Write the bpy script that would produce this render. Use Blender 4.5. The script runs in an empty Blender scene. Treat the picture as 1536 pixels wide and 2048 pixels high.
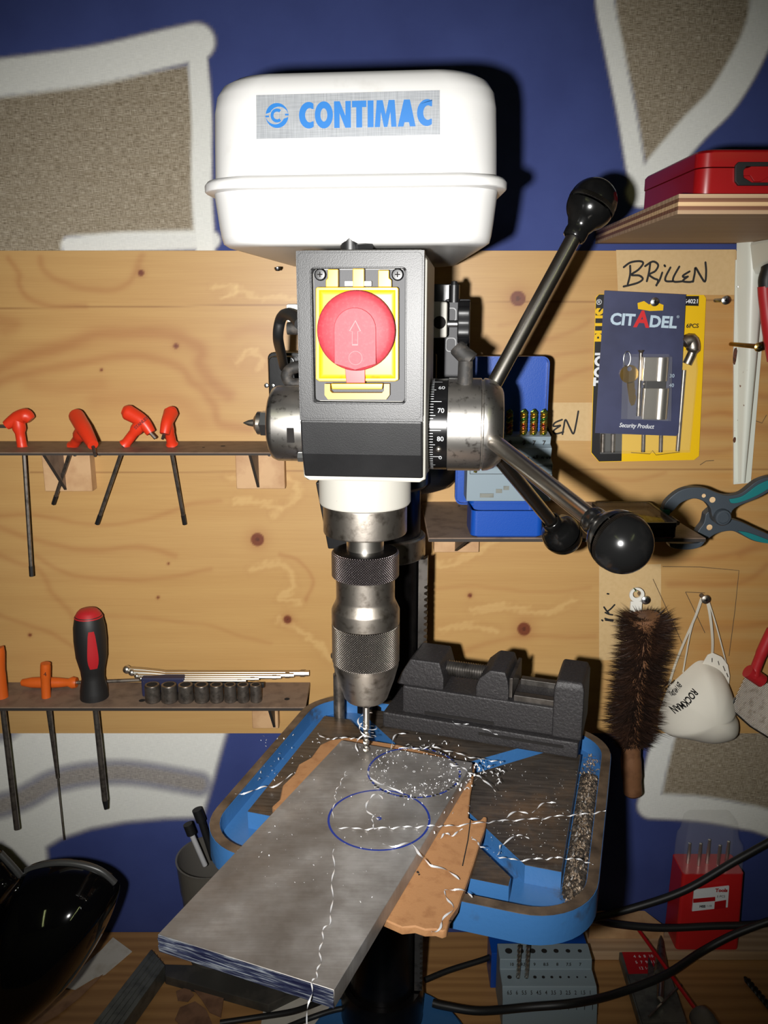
import bpy, bmesh, math, random
import numpy as np
from mathutils import Matrix, Vector
random.seed(7); rng = np.random.default_rng(7)
sc = bpy.context.scene
COL = sc.collection
# ------------------------------------------------------------------ camera (metres, wall at y=0, bench top z=.9)
F = 1680.0; PITCH = math.atan(413/F)
CAM = Vector((0, -.944, 1.701))
cp, sp = math.cos(PITCH), math.sin(PITCH)
cd = bpy.data.cameras.new('camera'); cam = bpy.data.objects.new('camera', cd); COL.objects.link(cam)
cd.sensor_fit = 'VERTICAL'; cd.sensor_height = 24.0; cd.lens = 24.0*F/2048; cd.clip_start = .02
cam.location = CAM; cam.rotation_euler = (math.pi/2-PITCH, 0, 0)
sc.camera = cam
# ------------------------------------------------------------------ light
sc.view_settings.view_transform = 'Standard'; sc.view_settings.look = 'None'
sc.view_settings.gamma = 1; sc.view_settings.use_curve_mapping = False
sc.view_settings.exposure = 0.0
w = bpy.data.worlds.new('world'); sc.world = w; w.use_nodes = True
w.node_tree.nodes['Background'].inputs[0].default_value = (.5, .55, .6, 1)
w.node_tree.nodes['Background'].inputs[1].default_value = .05
fl = bpy.data.lights.new('camera_flash', 'SPOT'); fl.energy = 46; fl.color = (1, .985, .96)
fl.spot_size = math.radians(84); fl.spot_blend = 1.0; fl.shadow_soft_size = .008
flo = bpy.data.objects.new('camera_flash', fl); COL.objects.link(flo)
flo.location = CAM + Vector((-.043, .0, -.012)); flo.rotation_euler = (math.pi/2-PITCH+.05, 0, 0)

# ------------------------------------------------------------------ pixel helpers (a pixel and a known plane give a point)
def ray(px, py):
    u = (px-768)/F; v = (py-1024)/F
    return Vector((u, cp-v*sp, -sp-v*cp))
def at(px, py, Y=0.0):
    d = ray(px, py); t = (Y-CAM.y)/d.y; return CAM+d*t
def on(px, py, Z):
    d = ray(px, py); t = (Z-CAM.z)/d.z; return CAM+d*t
def proj_np(x, y, z):
    dx, dy, dz = x-CAM.x, y-CAM.y, z-CAM.z
    ww = dy*cp-dz*sp; up = dy*sp+dz*cp
    return 768+F*dx/ww, 1024-F*up/ww
TH = math.radians(-5.6); OX, OY = -.002, -.205
PF = Matrix.Translation((OX, OY, 0)) @ Matrix.Rotation(TH, 4, 'Z')
PFI = PF.inverted()
def H(px, py, c):                       # drill press frame: point on its plane y=c
    n = Vector((-math.sin(TH), math.cos(TH), 0)); d = ray(px, py)
    t = (c-n.dot(CAM-Vector((OX, OY, 0))))/n.dot(d)
    return PFI @ (CAM+d*t)

# ------------------------------------------------------------------ geometry helpers
class G:
    def __init__(s): s.v = []; s.f = []; s.uv = {}
    def add(s, vs, fs, M=None, uvs=None):
        o = len(s.v)
        s.v += [tuple(M @ Vector(p)) if M else tuple(p) for p in vs]
        for f in fs:
            if uvs: s.uv[len(s.f)] = [uvs[i] for i in f]
            s.f.append([i+o for i in f])
        return s
    def box(s, c, d, M=None):
        x, y, z = d[0]/2, d[1]/2, d[2]/2
        vs = [(c[0]+a*x, c[1]+b*y, c[2]+e*z) for e in (-1, 1) for b in (-1, 1) for a in (-1, 1)]
        return s.add(vs, [(0, 2, 3, 1), (4, 5, 7, 6), (0, 1, 5, 4), (2, 6, 7, 3), (0, 4, 6, 2), (1, 3, 7, 5)], M)
    def prism(s, poly, z0, z1, M=None, top=None):
        n = len(poly); t = top or poly
        a = sum(poly[i][0]*poly[(i+1) % n][1]-poly[(i+1) % n][0]*poly[i][1] for i in range(n))
        if a < 0: poly = poly[::-1]; t = t[::-1]
        vs = [(p[0], p[1], z0) for p in poly]+[(p[0], p[1], z1) for p in t]
        fs = [tuple(range(n-1, -1, -1)), tuple(range(n, 2*n))]+[(i, (i+1) % n, n+(i+1) % n, n+i) for i in range(n)]
        return s.add(vs, fs, M)
    def ring(s, outer, inner, z0, z1, M=None):      # closed band between two outlines with as many points
        n = len(outer)
        vs = [(p[0], p[1], z) for z in (z0, z1) for L in (outer, inner) for p in L]
        fs = []
        for i in range(n):
            j = (i+1) % n
            fs += [(i, j, 2*n+j, 2*n+i), (n+j, n+i, 3*n+i, 3*n+j), (2*n+i, 2*n+j, 3*n+j, 3*n+i), (j, i, n+i, n+j)]
        return s.add(vs, fs, M)
    def loft(s, rings, cap=True, M=None, closed=True):
        n = len(rings[0]); vs = [p for r in rings for p in r]; fs = []
        for k in range(len(rings)-1):
            for i in range(n if closed else n-1):
                j = (i+1) % n
                fs.append((k*n+i, k*n+j, (k+1)*n+j, (k+1)*n+i))
        if cap:
            fs.append(tuple(range(n-1, -1, -1))); fs.append(tuple(range((len(rings)-1)*n, len(rings)*n)))
        return s.add(vs, fs, M)
    def lathe(s, prof, n=32, M=None, cap=True):
        vs = []; uv = []
        for k, (r, z) in enumerate(prof):
            for i in range(n+1):
                a = 2*math.pi*i/n; vs.append((max(r, 1e-5)*math.cos(a), max(r, 1e-5)*math.sin(a), z)); uv.append((i/n, z))
        fs = [(k*(n+1)+i, k*(n+1)+i+1, (k+1)*(n+1)+i+1, (k+1)*(n+1)+i) for k in range(len(prof)-1) for i in range(n)]
        if cap:
            fs.append(tuple(range(n-1, -1, -1))); m = (len(prof)-1)*(n+1); fs.append(tuple(range(m, m+n)))
        return s.add(vs, fs, M, uv)
    def tube(s, pts, r, n=10, cap=True):
        pts = [Vector(p) for p in pts]; rs = r if isinstance(r, (list, tuple)) else [r]*len(pts)
        t0 = (pts[1]-pts[0]).normalized(); up = Vector((0, 0, 1)) if abs(t0.z) < .9 else Vector((1, 0, 0))
        a = t0.cross(up).normalized(); rings = []
        for i, p in enumerate(pts):
            t = (pts[min(i+1, len(pts)-1)]-pts[max(i-1, 0)]).normalized()
            a = (a-t*a.dot(t)).normalized(); b = t.cross(a)
            rings.append([tuple(p+(a*math.cos(q)+b*math.sin(q))*rs[i]) for q in [2*math.pi*k/n for k in range(n)]])
        return s.loft(rings, cap)
    def ribbon(s, pts, wd, nrm=(0, -1, 0)):
        pts = [Vector(p) for p in pts]; nrm = Vector(nrm); L = []
        for i, p in enumerate(pts):
            t = (pts[min(i+1, len(pts)-1)]-pts[max(i-1, 0)]).normalized(); d = t.cross(nrm).normalized()*wd/2
            L.append((p+d, p-d))
        vs = [tuple(q) for a in L for q in a]
        return s.add(vs, [(2*i, 2*i+1, 2*i+3, 2*i+2) for i in range(len(pts)-1)])
    def ball(s, c, r, sc_=(1, 1, 1), n=20, M=None):
        prof = [(r*math.sin(math.pi*k/(n//2)), -r*math.cos(math.pi*k/(n//2))) for k in range(n//2+1)]
        T = Matrix.Translation(c) @ Matrix.Diagonal((*sc_, 1))
        return s.lathe(prof, n, (M @ T) if M else T, cap=False)

def smoothpath(pts, k=6):
    P = [Vector(p) for p in pts]; out = []
    for i in range(len(P)-1):
        a, b, c, d = P[max(i-1, 0)], P[i], P[i+1], P[min(i+2, len(P)-1)]
        for j in range(k):
            t = j/k
            out.append(.5*((2*b)+(c-a)*t+(2*a-5*b+4*c-d)*t*t+(3*b-a-3*c+d)*t**3))
    out.append(P[-1]); return out
def rrect(hx, hy, r, n=6, cx=0, cy=0):
    out = []
    for (sx, sy, a0) in ((1, 1, 0), (-1, 1, 90), (-1, -1, 180), (1, -1, 270)):
        for k in range(n+1):
            a = math.radians(a0+90*k/n); out.append((cx+sx*(hx-r)+r*math.cos(a), cy+sy*(hy-r)+r*math.sin(a)))
    return out
def circ(cx, cy, r, n=20): return [(cx+r*math.cos(2*math.pi*k/n), cy+r*math.sin(2*math.pi*k/n)) for k in range(n)]
def frame(o, x, y, z):
    m = Matrix.Identity(4)
    for i in range(3): m[i][0] = x[i]; m[i][1] = y[i]; m[i][2] = z[i]; m[i][3] = o[i]
    return m
def axis_frame(o, z, hint=(0, 0, 1)):
    z = Vector(z).normalized(); h = Vector(hint)
    if abs(z.dot(h)) > .95: h = Vector((1, 0, 0))
    x = h.cross(z).normalized(); return frame(o, x, z.cross(x), z)
XZ = lambda Y: frame((0, Y, 0), (1, 0, 0), (0, 0, 1), (0, -1, 0))      # 2d (x,z) drawn on a plane facing the room; +depth comes out of the wall
WM = {}
def link(o): COL.objects.link(o); return o
def thing(name, label, cat, loc=(0, 0, 0), M=None, group=None):
    o = link(bpy.data.objects.new(name, None)); o.empty_display_size = .02
    m = M or Matrix.Translation(loc); o.matrix_basis = m; WM[o] = m.copy()
    o['label'] = label; o['category'] = cat
    if group: o['group'] = group
    return o
def tag(o, label, cat, group=None):
    o['label'] = label; o['category'] = cat
    if group: o['group'] = group
    return o
def mesh_of(g, name, bevel=0, seg=2, ang=38, smooth=True):
    me = bpy.data.meshes.new(name); bm = bmesh.new()
    bv = [bm.verts.new(p) for p in g.v]; uvl = bm.loops.layers.uv.new('UVMap') if g.uv else None
    for k, f in enumerate(g.f):
        try: fc = bm.faces.new([bv[i] for i in f])
        except ValueError: continue
        if uvl and k in g.uv:
            for lp, q in zip(fc.loops, g.uv[k]): lp[uvl].uv = q
    if not g.uv: bmesh.ops.remove_doubles(bm, verts=bm.verts, dist=1e-6)
    if bevel:
        bmesh.ops.recalc_face_normals(bm, faces=bm.faces)
        es = [e for e in bm.edges if len(e.link_faces) == 2 and e.calc_face_angle() > math.radians(35)]
        bmesh.ops.bevel(bm, geom=es, offset=bevel, segments=seg, affect='EDGES', profile=.5, clamp_overlap=True)
    else:
        bmesh.ops.recalc_face_normals(bm, faces=bm.faces)
    bm.to_mesh(me); bm.free()
    if smooth and len(me.polygons):
        me.polygons.foreach_set('use_smooth', [True]*len(me.polygons))
        me.set_sharp_from_angle(angle=math.radians(ang))
    return me
def put(name, me, mat, parent=None, M=None, origin=None):
    m = M or Matrix.Identity(4)
    if parent is not None:
        me.transform(WM[parent].inverted() @ m); o = bpy.data.objects.new(name, me); o.parent = parent; WM[o] = WM[parent]
    else:
        me.transform(m)
        if origin is None:
            c = [0, 0, 0]
            if len(me.vertices):
                a = np.empty(len(me.vertices)*3); me.vertices.foreach_get('co', a); a = a.reshape(-1, 3)
                c = [(a[:, 0].min()+a[:, 0].max())/2, (a[:, 1].min()+a[:, 1].max())/2, a[:, 2].min()]
            origin = c
        me.transform(Matrix.Translation(-Vector(origin))); o = bpy.data.objects.new(name, me)
        o.location = origin; WM[o] = Matrix.Translation(origin)
    if mat is not None and not me.materials: me.materials.append(mat)
    if 4 < len(me.polygons) < 4000 and me.polygons[0].use_smooth:
        wn = o.modifiers.new('weighted_normal', 'WEIGHTED_NORMAL'); wn.keep_sharp = True; wn.weight = 80
    return link(o)
def obj(name, g, mat, parent=None, M=None, bevel=0, seg=2, ang=38, smooth=True):
    return put(name, mesh_of(g, name, bevel, seg, ang, smooth), mat, parent, M)
def text_mesh(body, size, bold=0, xs=1, shear=0, align='CENTER', depth=.00008, space=1):
    cu = bpy.data.curves.new('lettering', 'FONT'); cu.body = body; cu.size = size; cu.offset = bold; cu.shear = shear
    cu.align_x = align; cu.align_y = 'CENTER'; cu.extrude = depth; cu.resolution_u = 3; cu.space_character = space
    o = bpy.data.objects.new('lettering', cu); COL.objects.link(o)
    dg = bpy.context.evaluated_depsgraph_get()
    me = bpy.data.meshes.new_from_object(o.evaluated_get(dg)); bpy.data.objects.remove(o); bpy.data.curves.remove(cu)
    me.materials.clear()
    me.transform(Matrix.Diagonal((xs, 1, 1, 1))); return me
def lettering(body, size, M, mat, parent, name='lettering', **k): return put(name, text_mesh(body, size, **k), mat, parent, M)

# ------------------------------------------------------------------ materials
def srgb(r, g, b):
    f = lambda c: (c/255/12.92) if c/255 <= .04045 else ((c/255+.055)/1.055)**2.4
    return (f(r), f(g), f(b), 1)
class N:
    def __init__(s, name):
        s.m = bpy.data.materials.new(name); s.m.use_nodes = True; s.t = s.m.node_tree
        s.b = s.t.nodes['Principled BSDF']
        s.tc = s.t.nodes.new('ShaderNodeTexCoord')
    def n(s, typ, **k):
        x = s.t.nodes.new(typ)
        for a, b in k.items(): setattr(x, a, b)
        return x
    def l(s, a, b): s.t.links.new(a, b)
    def mapping(s, scale, out='Object', rot=(0, 0, 0)):
        x = s.n('ShaderNodeMapping'); x.inputs['Scale'].default_value = scale; x.inputs['Rotation'].default_value = rot
        s.l(s.tc.outputs[out], x.inputs['Vector']); return x.outputs[0]
    def noise(s, scale, vec=None, detail=4, rough=.55):
        x = s.n('ShaderNodeTexNoise'); x.inputs['Scale'].default_value = scale; x.inputs['Detail'].default_value = detail
        x.inputs['Roughness'].default_value = rough
        s.l(vec if vec is not None else s.tc.outputs['Object'], x.inputs['Vector']); return x.outputs['Fac']
    def ramp(s, fac, stops):
        x = s.n('ShaderNodeValToRGB'); e = x.color_ramp.elements
        while len(e) < len(stops): e.new(.5)
        for q, (p, c) in zip(e, stops): q.position = p; q.color = c if len(c) == 4 else (*c, 1)
        s.l(fac, x.inputs[0]); return x.outputs[0]
    def math(s, op, a, b=None, clamp=False):
        x = s.n('ShaderNodeMath', operation=op, use_clamp=clamp)
        for i, q in enumerate((a, b)):
            if q is None: continue
            if isinstance(q, (int, float)): x.inputs[i].default_value = q
            else: s.l(q, x.inputs[i])
        return x.outputs[0]
    def mix(s, fac, a, b, mode='MIX'):
        x = s.n('ShaderNodeMix', data_type='RGBA', blend_type=mode)
        for i, q in ((0, fac), (6, a), (7, b)):
            if isinstance(q, (int, float, tuple)): x.inputs[i].default_value = q
            else: s.l(q, x.inputs[i])
        return x.outputs[2]
    def bump(s, h, strength=.3, dist=.001):
        x = s.n('ShaderNodeBump'); x.inputs['Strength'].default_value = strength; x.inputs['Distance'].default_value = dist
        s.l(h, x.inputs['Height']); s.l(x.outputs[0], s.b.inputs['Normal'])
    def set(s, **k):
        for a, b in k.items():
            a = a.replace('_', ' ')
            if isinstance(b, (int, float, tuple)): s.b.inputs[a].default_value = b
            else: s.l(b, s.b.inputs[a])
        return s.m
def pm(name, col, rough=.5, metal=0, spec=.5, bump=None, vary=None, coat=0, **k):
    q = N(name); c = srgb(*col)
    if vary:
        sc_, c2, lo, hi = vary
        f = q.noise(sc_); r = q.ramp(f, [(lo, (0, 0, 0)), (hi, (1, 1, 1))]); c = q.mix(r, c, srgb(*c2))
    if bump: q.bump(q.noise(bump[0], detail=3), bump[1], bump[2] if len(bump) > 2 else .0005)
    q.set(Base_Color=c, Roughness=rough, Metallic=metal, Specular_IOR_Level=spec, Coat_Weight=coat, **k)
    return q.m
M_ = {}
M_['white_paint'] = pm('white_paint', (188, 187, 185), .32, bump=(60, .03), vary=(45, (176, 174, 170), .62, .8))
M_['white_cast'] = pm('white_cast', (168, 165, 156), .5, bump=(180, .03, .0002), vary=(120, (120, 112, 100), .68, .76))
M_['panel_black'] = pm('panel_black', (18, 18, 19), .42, spec=.42, bump=(1500, .25, .0003), vary=(30, (25, 25, 26), .4, .7))
M_['black_plastic'] = pm('black_plastic', (18, 18, 19), .42, bump=(900, .05))
M_['black_gloss'] = pm('black_gloss', (7, 7, 8), .06, coat=.3)
M_['motor_black'] = pm('motor_black', (15, 15, 16), .3, bump=(200, .08))
M_['bakelite'] = pm('bakelite', (14, 14, 14), .18, vary=(60, (26, 25, 24), .5, .8))
M_['rubber'] = pm('rubber', (22, 22, 23), .5)
M_['grey_plastic'] = pm('grey_plastic', (52, 52, 54), .6, bump=(1200, .15, .0003))
M_['dusty_black'] = pm('dusty_black', (28, 26, 24), .7, vary=(150, (62, 56, 50), .48, .68))
M_['yellow'] = pm('switch_yellow', (186, 140, 8), .42, vary=(90, (150, 108, 14), .62, .85))
M_['red_btn'] = pm('button_red', (148, 42, 52), .6, bump=(900, .1, .0003), vary=(500, (160, 60, 66), .5, .8))
M_['red_deep'] = pm('deep_red', (170, 14, 22), .45)
M_['white_plastic'] = pm('white_plastic', (228, 226, 216), .4)
M_['chrome'] = pm('chrome', (200, 196, 190), .34, 1, bump=(160, .06), vary=(220, (120, 114, 108), .56, .72))
M_['rod_steel'] = pm('rod_steel', (186, 180, 172), .27, 1)
M_['steel'] = pm('steel', (172, 164, 154), .40, 1, bump=(300, .1), vary=(140, (112, 104, 94), .5, .75))
M_['steel_dark'] = pm('dark_steel', (128, 120, 112), .42, .85, vary=(160, (88, 82, 76), .45, .7))
M_['zinc'] = pm('zinc', (186, 188, 190), .3, 1)
M_['brass'] = pm('brass', (196, 160, 92), .28, 1)
M_['nickel'] = pm('nickel', (214, 208, 198), .33, 1)
M_['swarf'] = pm('swarf', (232, 232, 234), .34, .45)
M_['column'] = pm('column_black', (26, 24, 24), .28, .6, vary=(60, (14, 13, 13), .4, .7))
M_['iron'] = pm('cast_iron', (42, 40, 41), .55, .25, bump=(420, .7, .0009), vary=(600, (70, 67, 67), .55, .78))
M_['iron_machined'] = pm('machined_iron', (96, 92, 88), .36, .8, vary=(90, (56, 52, 48), .45, .7))
M_['hardboard'] = pm('hardboard', (156, 112, 72), .75, bump=(800, .3, .0004), vary=(130, (136, 92, 56), .5, .75))
M_['shelf_board'] = pm('shelf_board', (128, 108, 92), .6, bump=(500, .2, .0003), vary=(70, (104, 86, 74), .45, .7))
M_['board_edge'] = pm('board_edge', (46, 40, 36), .8)
M_['orange'] = pm('orange_plastic', (216, 54, 26), .4)
M_['orange_dull'] = pm('dull_orange', (206, 92, 26), .42)
M_['grip_black'] = pm('grip_black', (28, 27, 27), .55, bump=(1200, .15, .0002))
M_['grip_red'] = pm('grip_red', (176, 32, 38), .45)
M_['blue_metal'] = pm('blue_metal', (14, 66, 150), .34, bump=(900, .25, .0003))
M_['grey_insert'] = pm('grey_insert', (120, 134, 142), .5, bump=(600, .05))
M_['ink'] = pm('black_ink', (22, 20, 18), .7)
M_['pencil'] = pm('pencil', (92, 72, 50), .8)
M_['blue_ink'] = pm('blue_ink', (24, 44, 120), .45)
M_['tape'] = pm('masking_tape', (200, 170, 122), .65, vary=(200, (194, 163, 114), .4, .7))
M_['red_tin'] = pm('red_tin', (146, 14, 18), .34, coat=.1)
M_['red_plastic'] = pm('red_plastic', (188, 30, 32), .4)
M_['teal'] = pm('teal_rubber', (16, 112, 114), .55)
M_['clamp_grey'] = pm('clamp_grey', (58, 66, 74), .5)
M_['bristle'] = pm('bristle', (40, 24, 16), .6, vary=(25, (66, 40, 24), .45, .7))
M_['brush_wood'] = pm('brush_wood', (122, 84, 56), .55, vary=(60, (92, 60, 38), .45, .7))
M_['mask'] = pm('mask_white', (226, 220, 206), .85, bump=(500, .1, .0003))
M_['strap'] = pm('strap', (222, 214, 196), .7)
M_['card_navy'] = pm('card_navy', (64, 68, 98), .4, vary=(18, (52, 55, 80), .4, .7))
M_['card_yellow'] = pm('card_yellow', (232, 186, 8), .4)
M_['card_black'] = pm('card_black', (26, 25, 26), .4)
M_['print_white'] = pm('print_white', (222, 224, 226), .5)
M_['print_ice'] = pm('print_ice', (186, 206, 220), .4)
M_['print_red'] = pm('print_red', (206, 36, 40), .45)
M_['logo_blue'] = pm('logo_blue', (0, 92, 158), .4)
M_['rust'] = pm('rust', (92, 52, 34), .8, bump=(600, .4), vary=(400, (60, 36, 26), .4, .6))
M_['chipped_white'] = pm('chipped_white', (216, 218, 206), .4, vary=(110, (118, 78, 56), .72, .75))
M_['paper'] = pm('paper', (196, 190, 178), .8, vary=(40, (168, 156, 138), .5, .8))
M_['cardboard'] = pm('cardboard', (150, 112, 80), .85, vary=(60, (122, 88, 62), .45, .7))
M_['torn_brown'] = pm('torn_brown', (128, 92, 68), .85, vary=(50, (96, 66, 48), .45, .7))
M_['alu_dull'] = pm('dull_aluminium', (112, 114, 108), .5, .6, vary=(60, (84, 86, 82), .45, .7))
M_['wall_plain'] = pm('plain_wall', (120, 118, 112), .9)
M_['floor'] = pm('concrete', (92, 88, 82), .9)
M_['scrap_pink'] = pm('chip_pink', (214, 170, 150), .7)
M_['grey_handle'] = pm('grey_handle', (92, 90, 86), .45)
M_['hole'] = pm('hole_dark', (16, 12, 10), .95)
M_['pine_block'] = pm('pine_block', (196, 158, 116), .6, vary=(40, (172, 130, 90), .4, .7))

def clear_mat(name, col, rough=.08, alpha=.3):
    q = N(name); q.set(Base_Color=srgb(*col), Roughness=rough, Alpha=alpha, Specular_IOR_Level=.6); return q.m
M_['clear'] = clear_mat('clear_plastic', (225, 225, 220), .06, .07)
M_['smoky'] = clear_mat('smoky_plastic', (120, 96, 72), .06, .30)
M_['frosted'] = clear_mat('frosted_plastic', (104, 100, 92), .4, .62)

q = N('brushed_label'); v = q.mapping((20, 20, 900)); f = q.noise(3, v, 2); v2 = q.mapping((900, 20, 20)); f2 = q.noise(3, v2, 2)
c = q.ramp(q.math('ADD', q.math('MULTIPLY', f, .5), q.math('MULTIPLY', f2, .5)), [(.35, srgb(116, 119, 123)), (.65, srgb(146, 149, 152))])
M_['label_silver'] = q.set(Base_Color=c, Roughness=.38, Metallic=.15)

q = N('linen_wall'); a = q.n('ShaderNodeVertexColor', layer_name='paint')
t1 = q.noise(1, q.mapping((130, 1, 1900)), 3, .6); t2 = q.noise(1, q.mapping((1900, 1, 130)), 3, .6); big = q.noise(1, q.mapping((14, 1, 320)), 2)
th_ = q.math('ADD', q.math('MULTIPLY', t1, .6), q.math('MULTIPLY', t2, .4))
lin = q.ramp(th_, [(.38, srgb(84, 72, 56)), (.49, srgb(144, 132, 112)), (.62, srgb(186, 176, 158))])
lin = q.mix(q.ramp(big, [(.35, (0, 0, 0)), (.75, (.45, .45, .45))]), lin, srgb(124, 110, 88))
sep = q.n('ShaderNodeSeparateColor'); q.l(a.outputs['Color'], sep.inputs[0])
blue = q.mix(q.ramp(q.noise(9), [(.3, (0, 0, 0)), (.8, (1, 1, 1))]), srgb(50, 61, 114), srgb(62, 75, 132))
wht = q.mix(q.ramp(th_, [(.3, (0, 0, 0)), (.7, (1, 1, 1))]), srgb(206, 206, 200), srgb(232, 232, 226))
c = q.mix(sep.outputs['Red'], lin, wht); c = q.mix(sep.outputs['Green'], c, blue)
q.bump(th_, .25, .0006); M_['linen'] = q.set(Base_Color=c, Roughness=.75, Specular_IOR_Level=.25)

q = N('plywood'); a = q.n('ShaderNodeVertexColor', layer_name='grain')
fine = q.noise(1, q.mapping((14, 1, 900)), 4, .6)
c = q.mix(.30, a.outputs['Color'], q.ramp(fine, [(.3, srgb(168, 150, 128)), (.7, srgb(214, 202, 184))]), 'SOFT_LIGHT')
q.bump(fine, .12, .0003); M_['ply'] = q.set(Base_Color=c, Roughness=.42, Specular_IOR_Level=.4)

def wood(name, c1, c2, sc_=(3, 40, 40), rough=.6):
    q = N(name); v = q.mapping(sc_); wv = q.n('ShaderNodeTexWave', bands_direction='Y'); wv.inputs['Scale'].default_value = .5
    wv.inputs['Distortion'].default_value = 9; wv.inputs['Detail'].default_value = 3; q.l(v, wv.inputs['Vector'])
    f2 = q.noise(2, q.mapping((sc_[0]*3, sc_[1]*6, sc_[2]*6)), 4)
    f = q.math('ADD', q.math('MULTIPLY', wv.outputs['Fac'], .5), q.math('MULTIPLY', f2, .5))
    q.bump(f2, .15, .0005); return q.set(Base_Color=q.ramp(f, [(.2, srgb(*c1)), (.8, srgb(*c2))]), Roughness=rough)
M_['bench'] = wood('bench_wood', (150, 108, 64), (172, 128, 78))
M_['ply_face'] = wood('ply_face', (158, 128, 98), (186, 156, 124), (2, 60, 60))
M_['ply_light'] = wood('ply_light', (196, 158, 112), (220, 186, 142), (3, 80, 200))
M_['ply_dark'] = wood('ply_dark', (104, 66, 46), (136, 92, 66), (3, 80, 200))

def knurl(name, nu, nv, col, amp=.9):
    q = N(name); s = q.n('ShaderNodeSeparateXYZ'); q.l(q.tc.outputs['UV'], s.inputs[0])
    a = q.math('MULTIPLY', s.outputs['X'], 2*math.pi*nu); b = q.math('MULTIPLY', s.outputs['Y'], 2*math.pi*nv)
    s1 = q.math('ABSOLUTE', q.math('SINE', q.math('ADD', a, b))); s2 = q.math('ABSOLUTE', q.math('SINE', q.math('SUBTRACT', a, b)))
    h = q.math('MULTIPLY', s1, s2); q.bump(h, amp, .0011)
    c = q.mix(q.ramp(h, [(.05, (0, 0, 0)), (.6, (1, 1, 1))]), srgb(58, 53, 50), srgb(*col))
    return q.set(Base_Color=c, Roughness=.32, Metallic=.95)
M_['knurl'] = knurl('knurled_steel', 44, 270, (176, 168, 160))
M_['knurl_dark'] = knurl('knurled_dark', 40, 250, (150, 140, 142))
M_['ridge'] = knurl('ridged_rim', 60, 0, (72, 68, 62), .6)

q = N('blue_enamel'); f = q.noise(35, detail=6); g2 = q.noise(160, detail=4)
wear = q.math('MULTIPLY', q.ramp(f, [(.58, (0, 0, 0)), (.7, (1, 1, 1))]), q.ramp(g2, [(.4, (0, 0, 0)), (.6, (1, 1, 1))]))
c = q.mix(q.math('MULTIPLY', wear, .75), srgb(52, 98, 148), srgb(56, 54, 50)); q.bump(q.noise(260), .25, .0007)
M_['enamel'] = q.set(Base_Color=c, Roughness=.36)
q = N('worn_rim'); f = q.noise(60, detail=5)
M_['rim'] = q.set(Base_Color=q.ramp(f, [(.3, srgb(62, 52, 44)), (.7, srgb(116, 98, 80))]), Roughness=.5, Metallic=.4)
q.bump(q.noise(300), .3, .0004)
q = N('oily_iron'); f = q.noise(16, detail=6, rough=.65); st = q.noise(1, q.mapping((40, 400, 40), rot=(0, 0, .2)), 3)
c = q.ramp(f, [(.3, srgb(40, 36, 33)), (.52, srgb(66, 56, 47)), (.68, srgb(106, 80, 54)), (.82, srgb(128, 108, 84))])
c = q.mix(.3, c, q.ramp(st, [(.3, (.01, .01, .01)), (.7, (.16, .14, .12))])); q.bump(q.noise(500), .15, .0004)
M_['oily'] = q.set(Base_Color=c, Roughness=.36, Metallic=.35)
q = N('aluminium_plate'); br = q.noise(1, q.mapping((60, 900, 60), rot=(0, 0, .37)), 3); sm = q.noise(20, detail=6); sc2 = q.noise(60, detail=6)
c = q.ramp(q.math('ADD', q.math('MULTIPLY', sm, .88), q.math('MULTIPLY', br, .12)), [(.34, srgb(128, 122, 116)), (.5, srgb(154, 150, 146)), (.64, srgb(186, 184, 182))])
r_ = q.ramp(sc2, [(.3, (.42, .42, .42)), (.7, (.6, .6, .6))]); q.bump(br, .02, .0003)
M_['alu'] = q.set(Base_Color=c, Metallic=.75, Roughness=r_)
q = N('sawn_edge'); br = q.noise(1, q.mapping((60, 60, 1400)), 4)
M_['sawn'] = q.set(Base_Color=q.ramp(br, [(.38, srgb(30, 32, 62)), (.5, srgb(64, 70, 96)), (.66, srgb(176, 182, 188))]), Metallic=.5, Roughness=.45)
q.bump(br, .5, .0006)
q = N('rainbow_drill'); f = q.noise(140, detail=1)
M_['drill_gold'] = q.set(Base_Color=q.ramp(f, [(.3, srgb(150, 70, 60)), (.45, srgb(180, 140, 60)), (.6, srgb(70, 130, 70)), (.75, srgb(150, 110, 60))]), Metallic=.9, Roughness=.25)
q = N('lamp_glow'); M_['lamp_glow'] = q.set(Base_Color=(1, 1, 1, 1), Emission_Color=(.9, 1, .45, 1), Emission_Strength=6.0)

# ------------------------------------------------------------------ the setting
def structure(o): o['kind'] = 'structure'; return o
def seg_dist(px, py, pts):
    d = np.full(px.shape, 1e9)
    for (ax, ay), (bx, by) in zip(pts[:-1], pts[1:]):
        vx, vy = bx-ax, by-ay; t = np.clip(((px-ax)*vx+(py-ay)*vy)/(vx*vx+vy*vy+1e-9), 0, 1)
        d = np.minimum(d, np.hypot(px-ax-t*vx, py-ay-t*vy))
    return d
def inside(px, py, poly):
    r = np.zeros(px.shape, bool); n = len(poly)
    for i in range(n):
        (x1, y1), (x2, y2) = poly[i], poly[(i+1) % n]
        if y1 == y2: continue
        c = ((y1 > py) != (y2 > py)) & (px < (x2-x1)*(py-y1)/(y2-y1)+x1); r ^= c
    return r
def poly_soft(px, py, poly, s):
    d = seg_dist(px, py, poly+[poly[0]]); d = np.where(inside(px, py, poly), -d, d)
    return np.clip(.5-d/(2*s), 0, 1)
def stroke(px, py, pts, wd, s=6): return np.clip((wd/2+s/2-seg_dist(px, py, pts))/s, 0, 1)
def spl(pts, k=8): return [(v.x, v.y) for v in smoothpath([(a, b, 0) for a, b in pts], k)]
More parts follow.
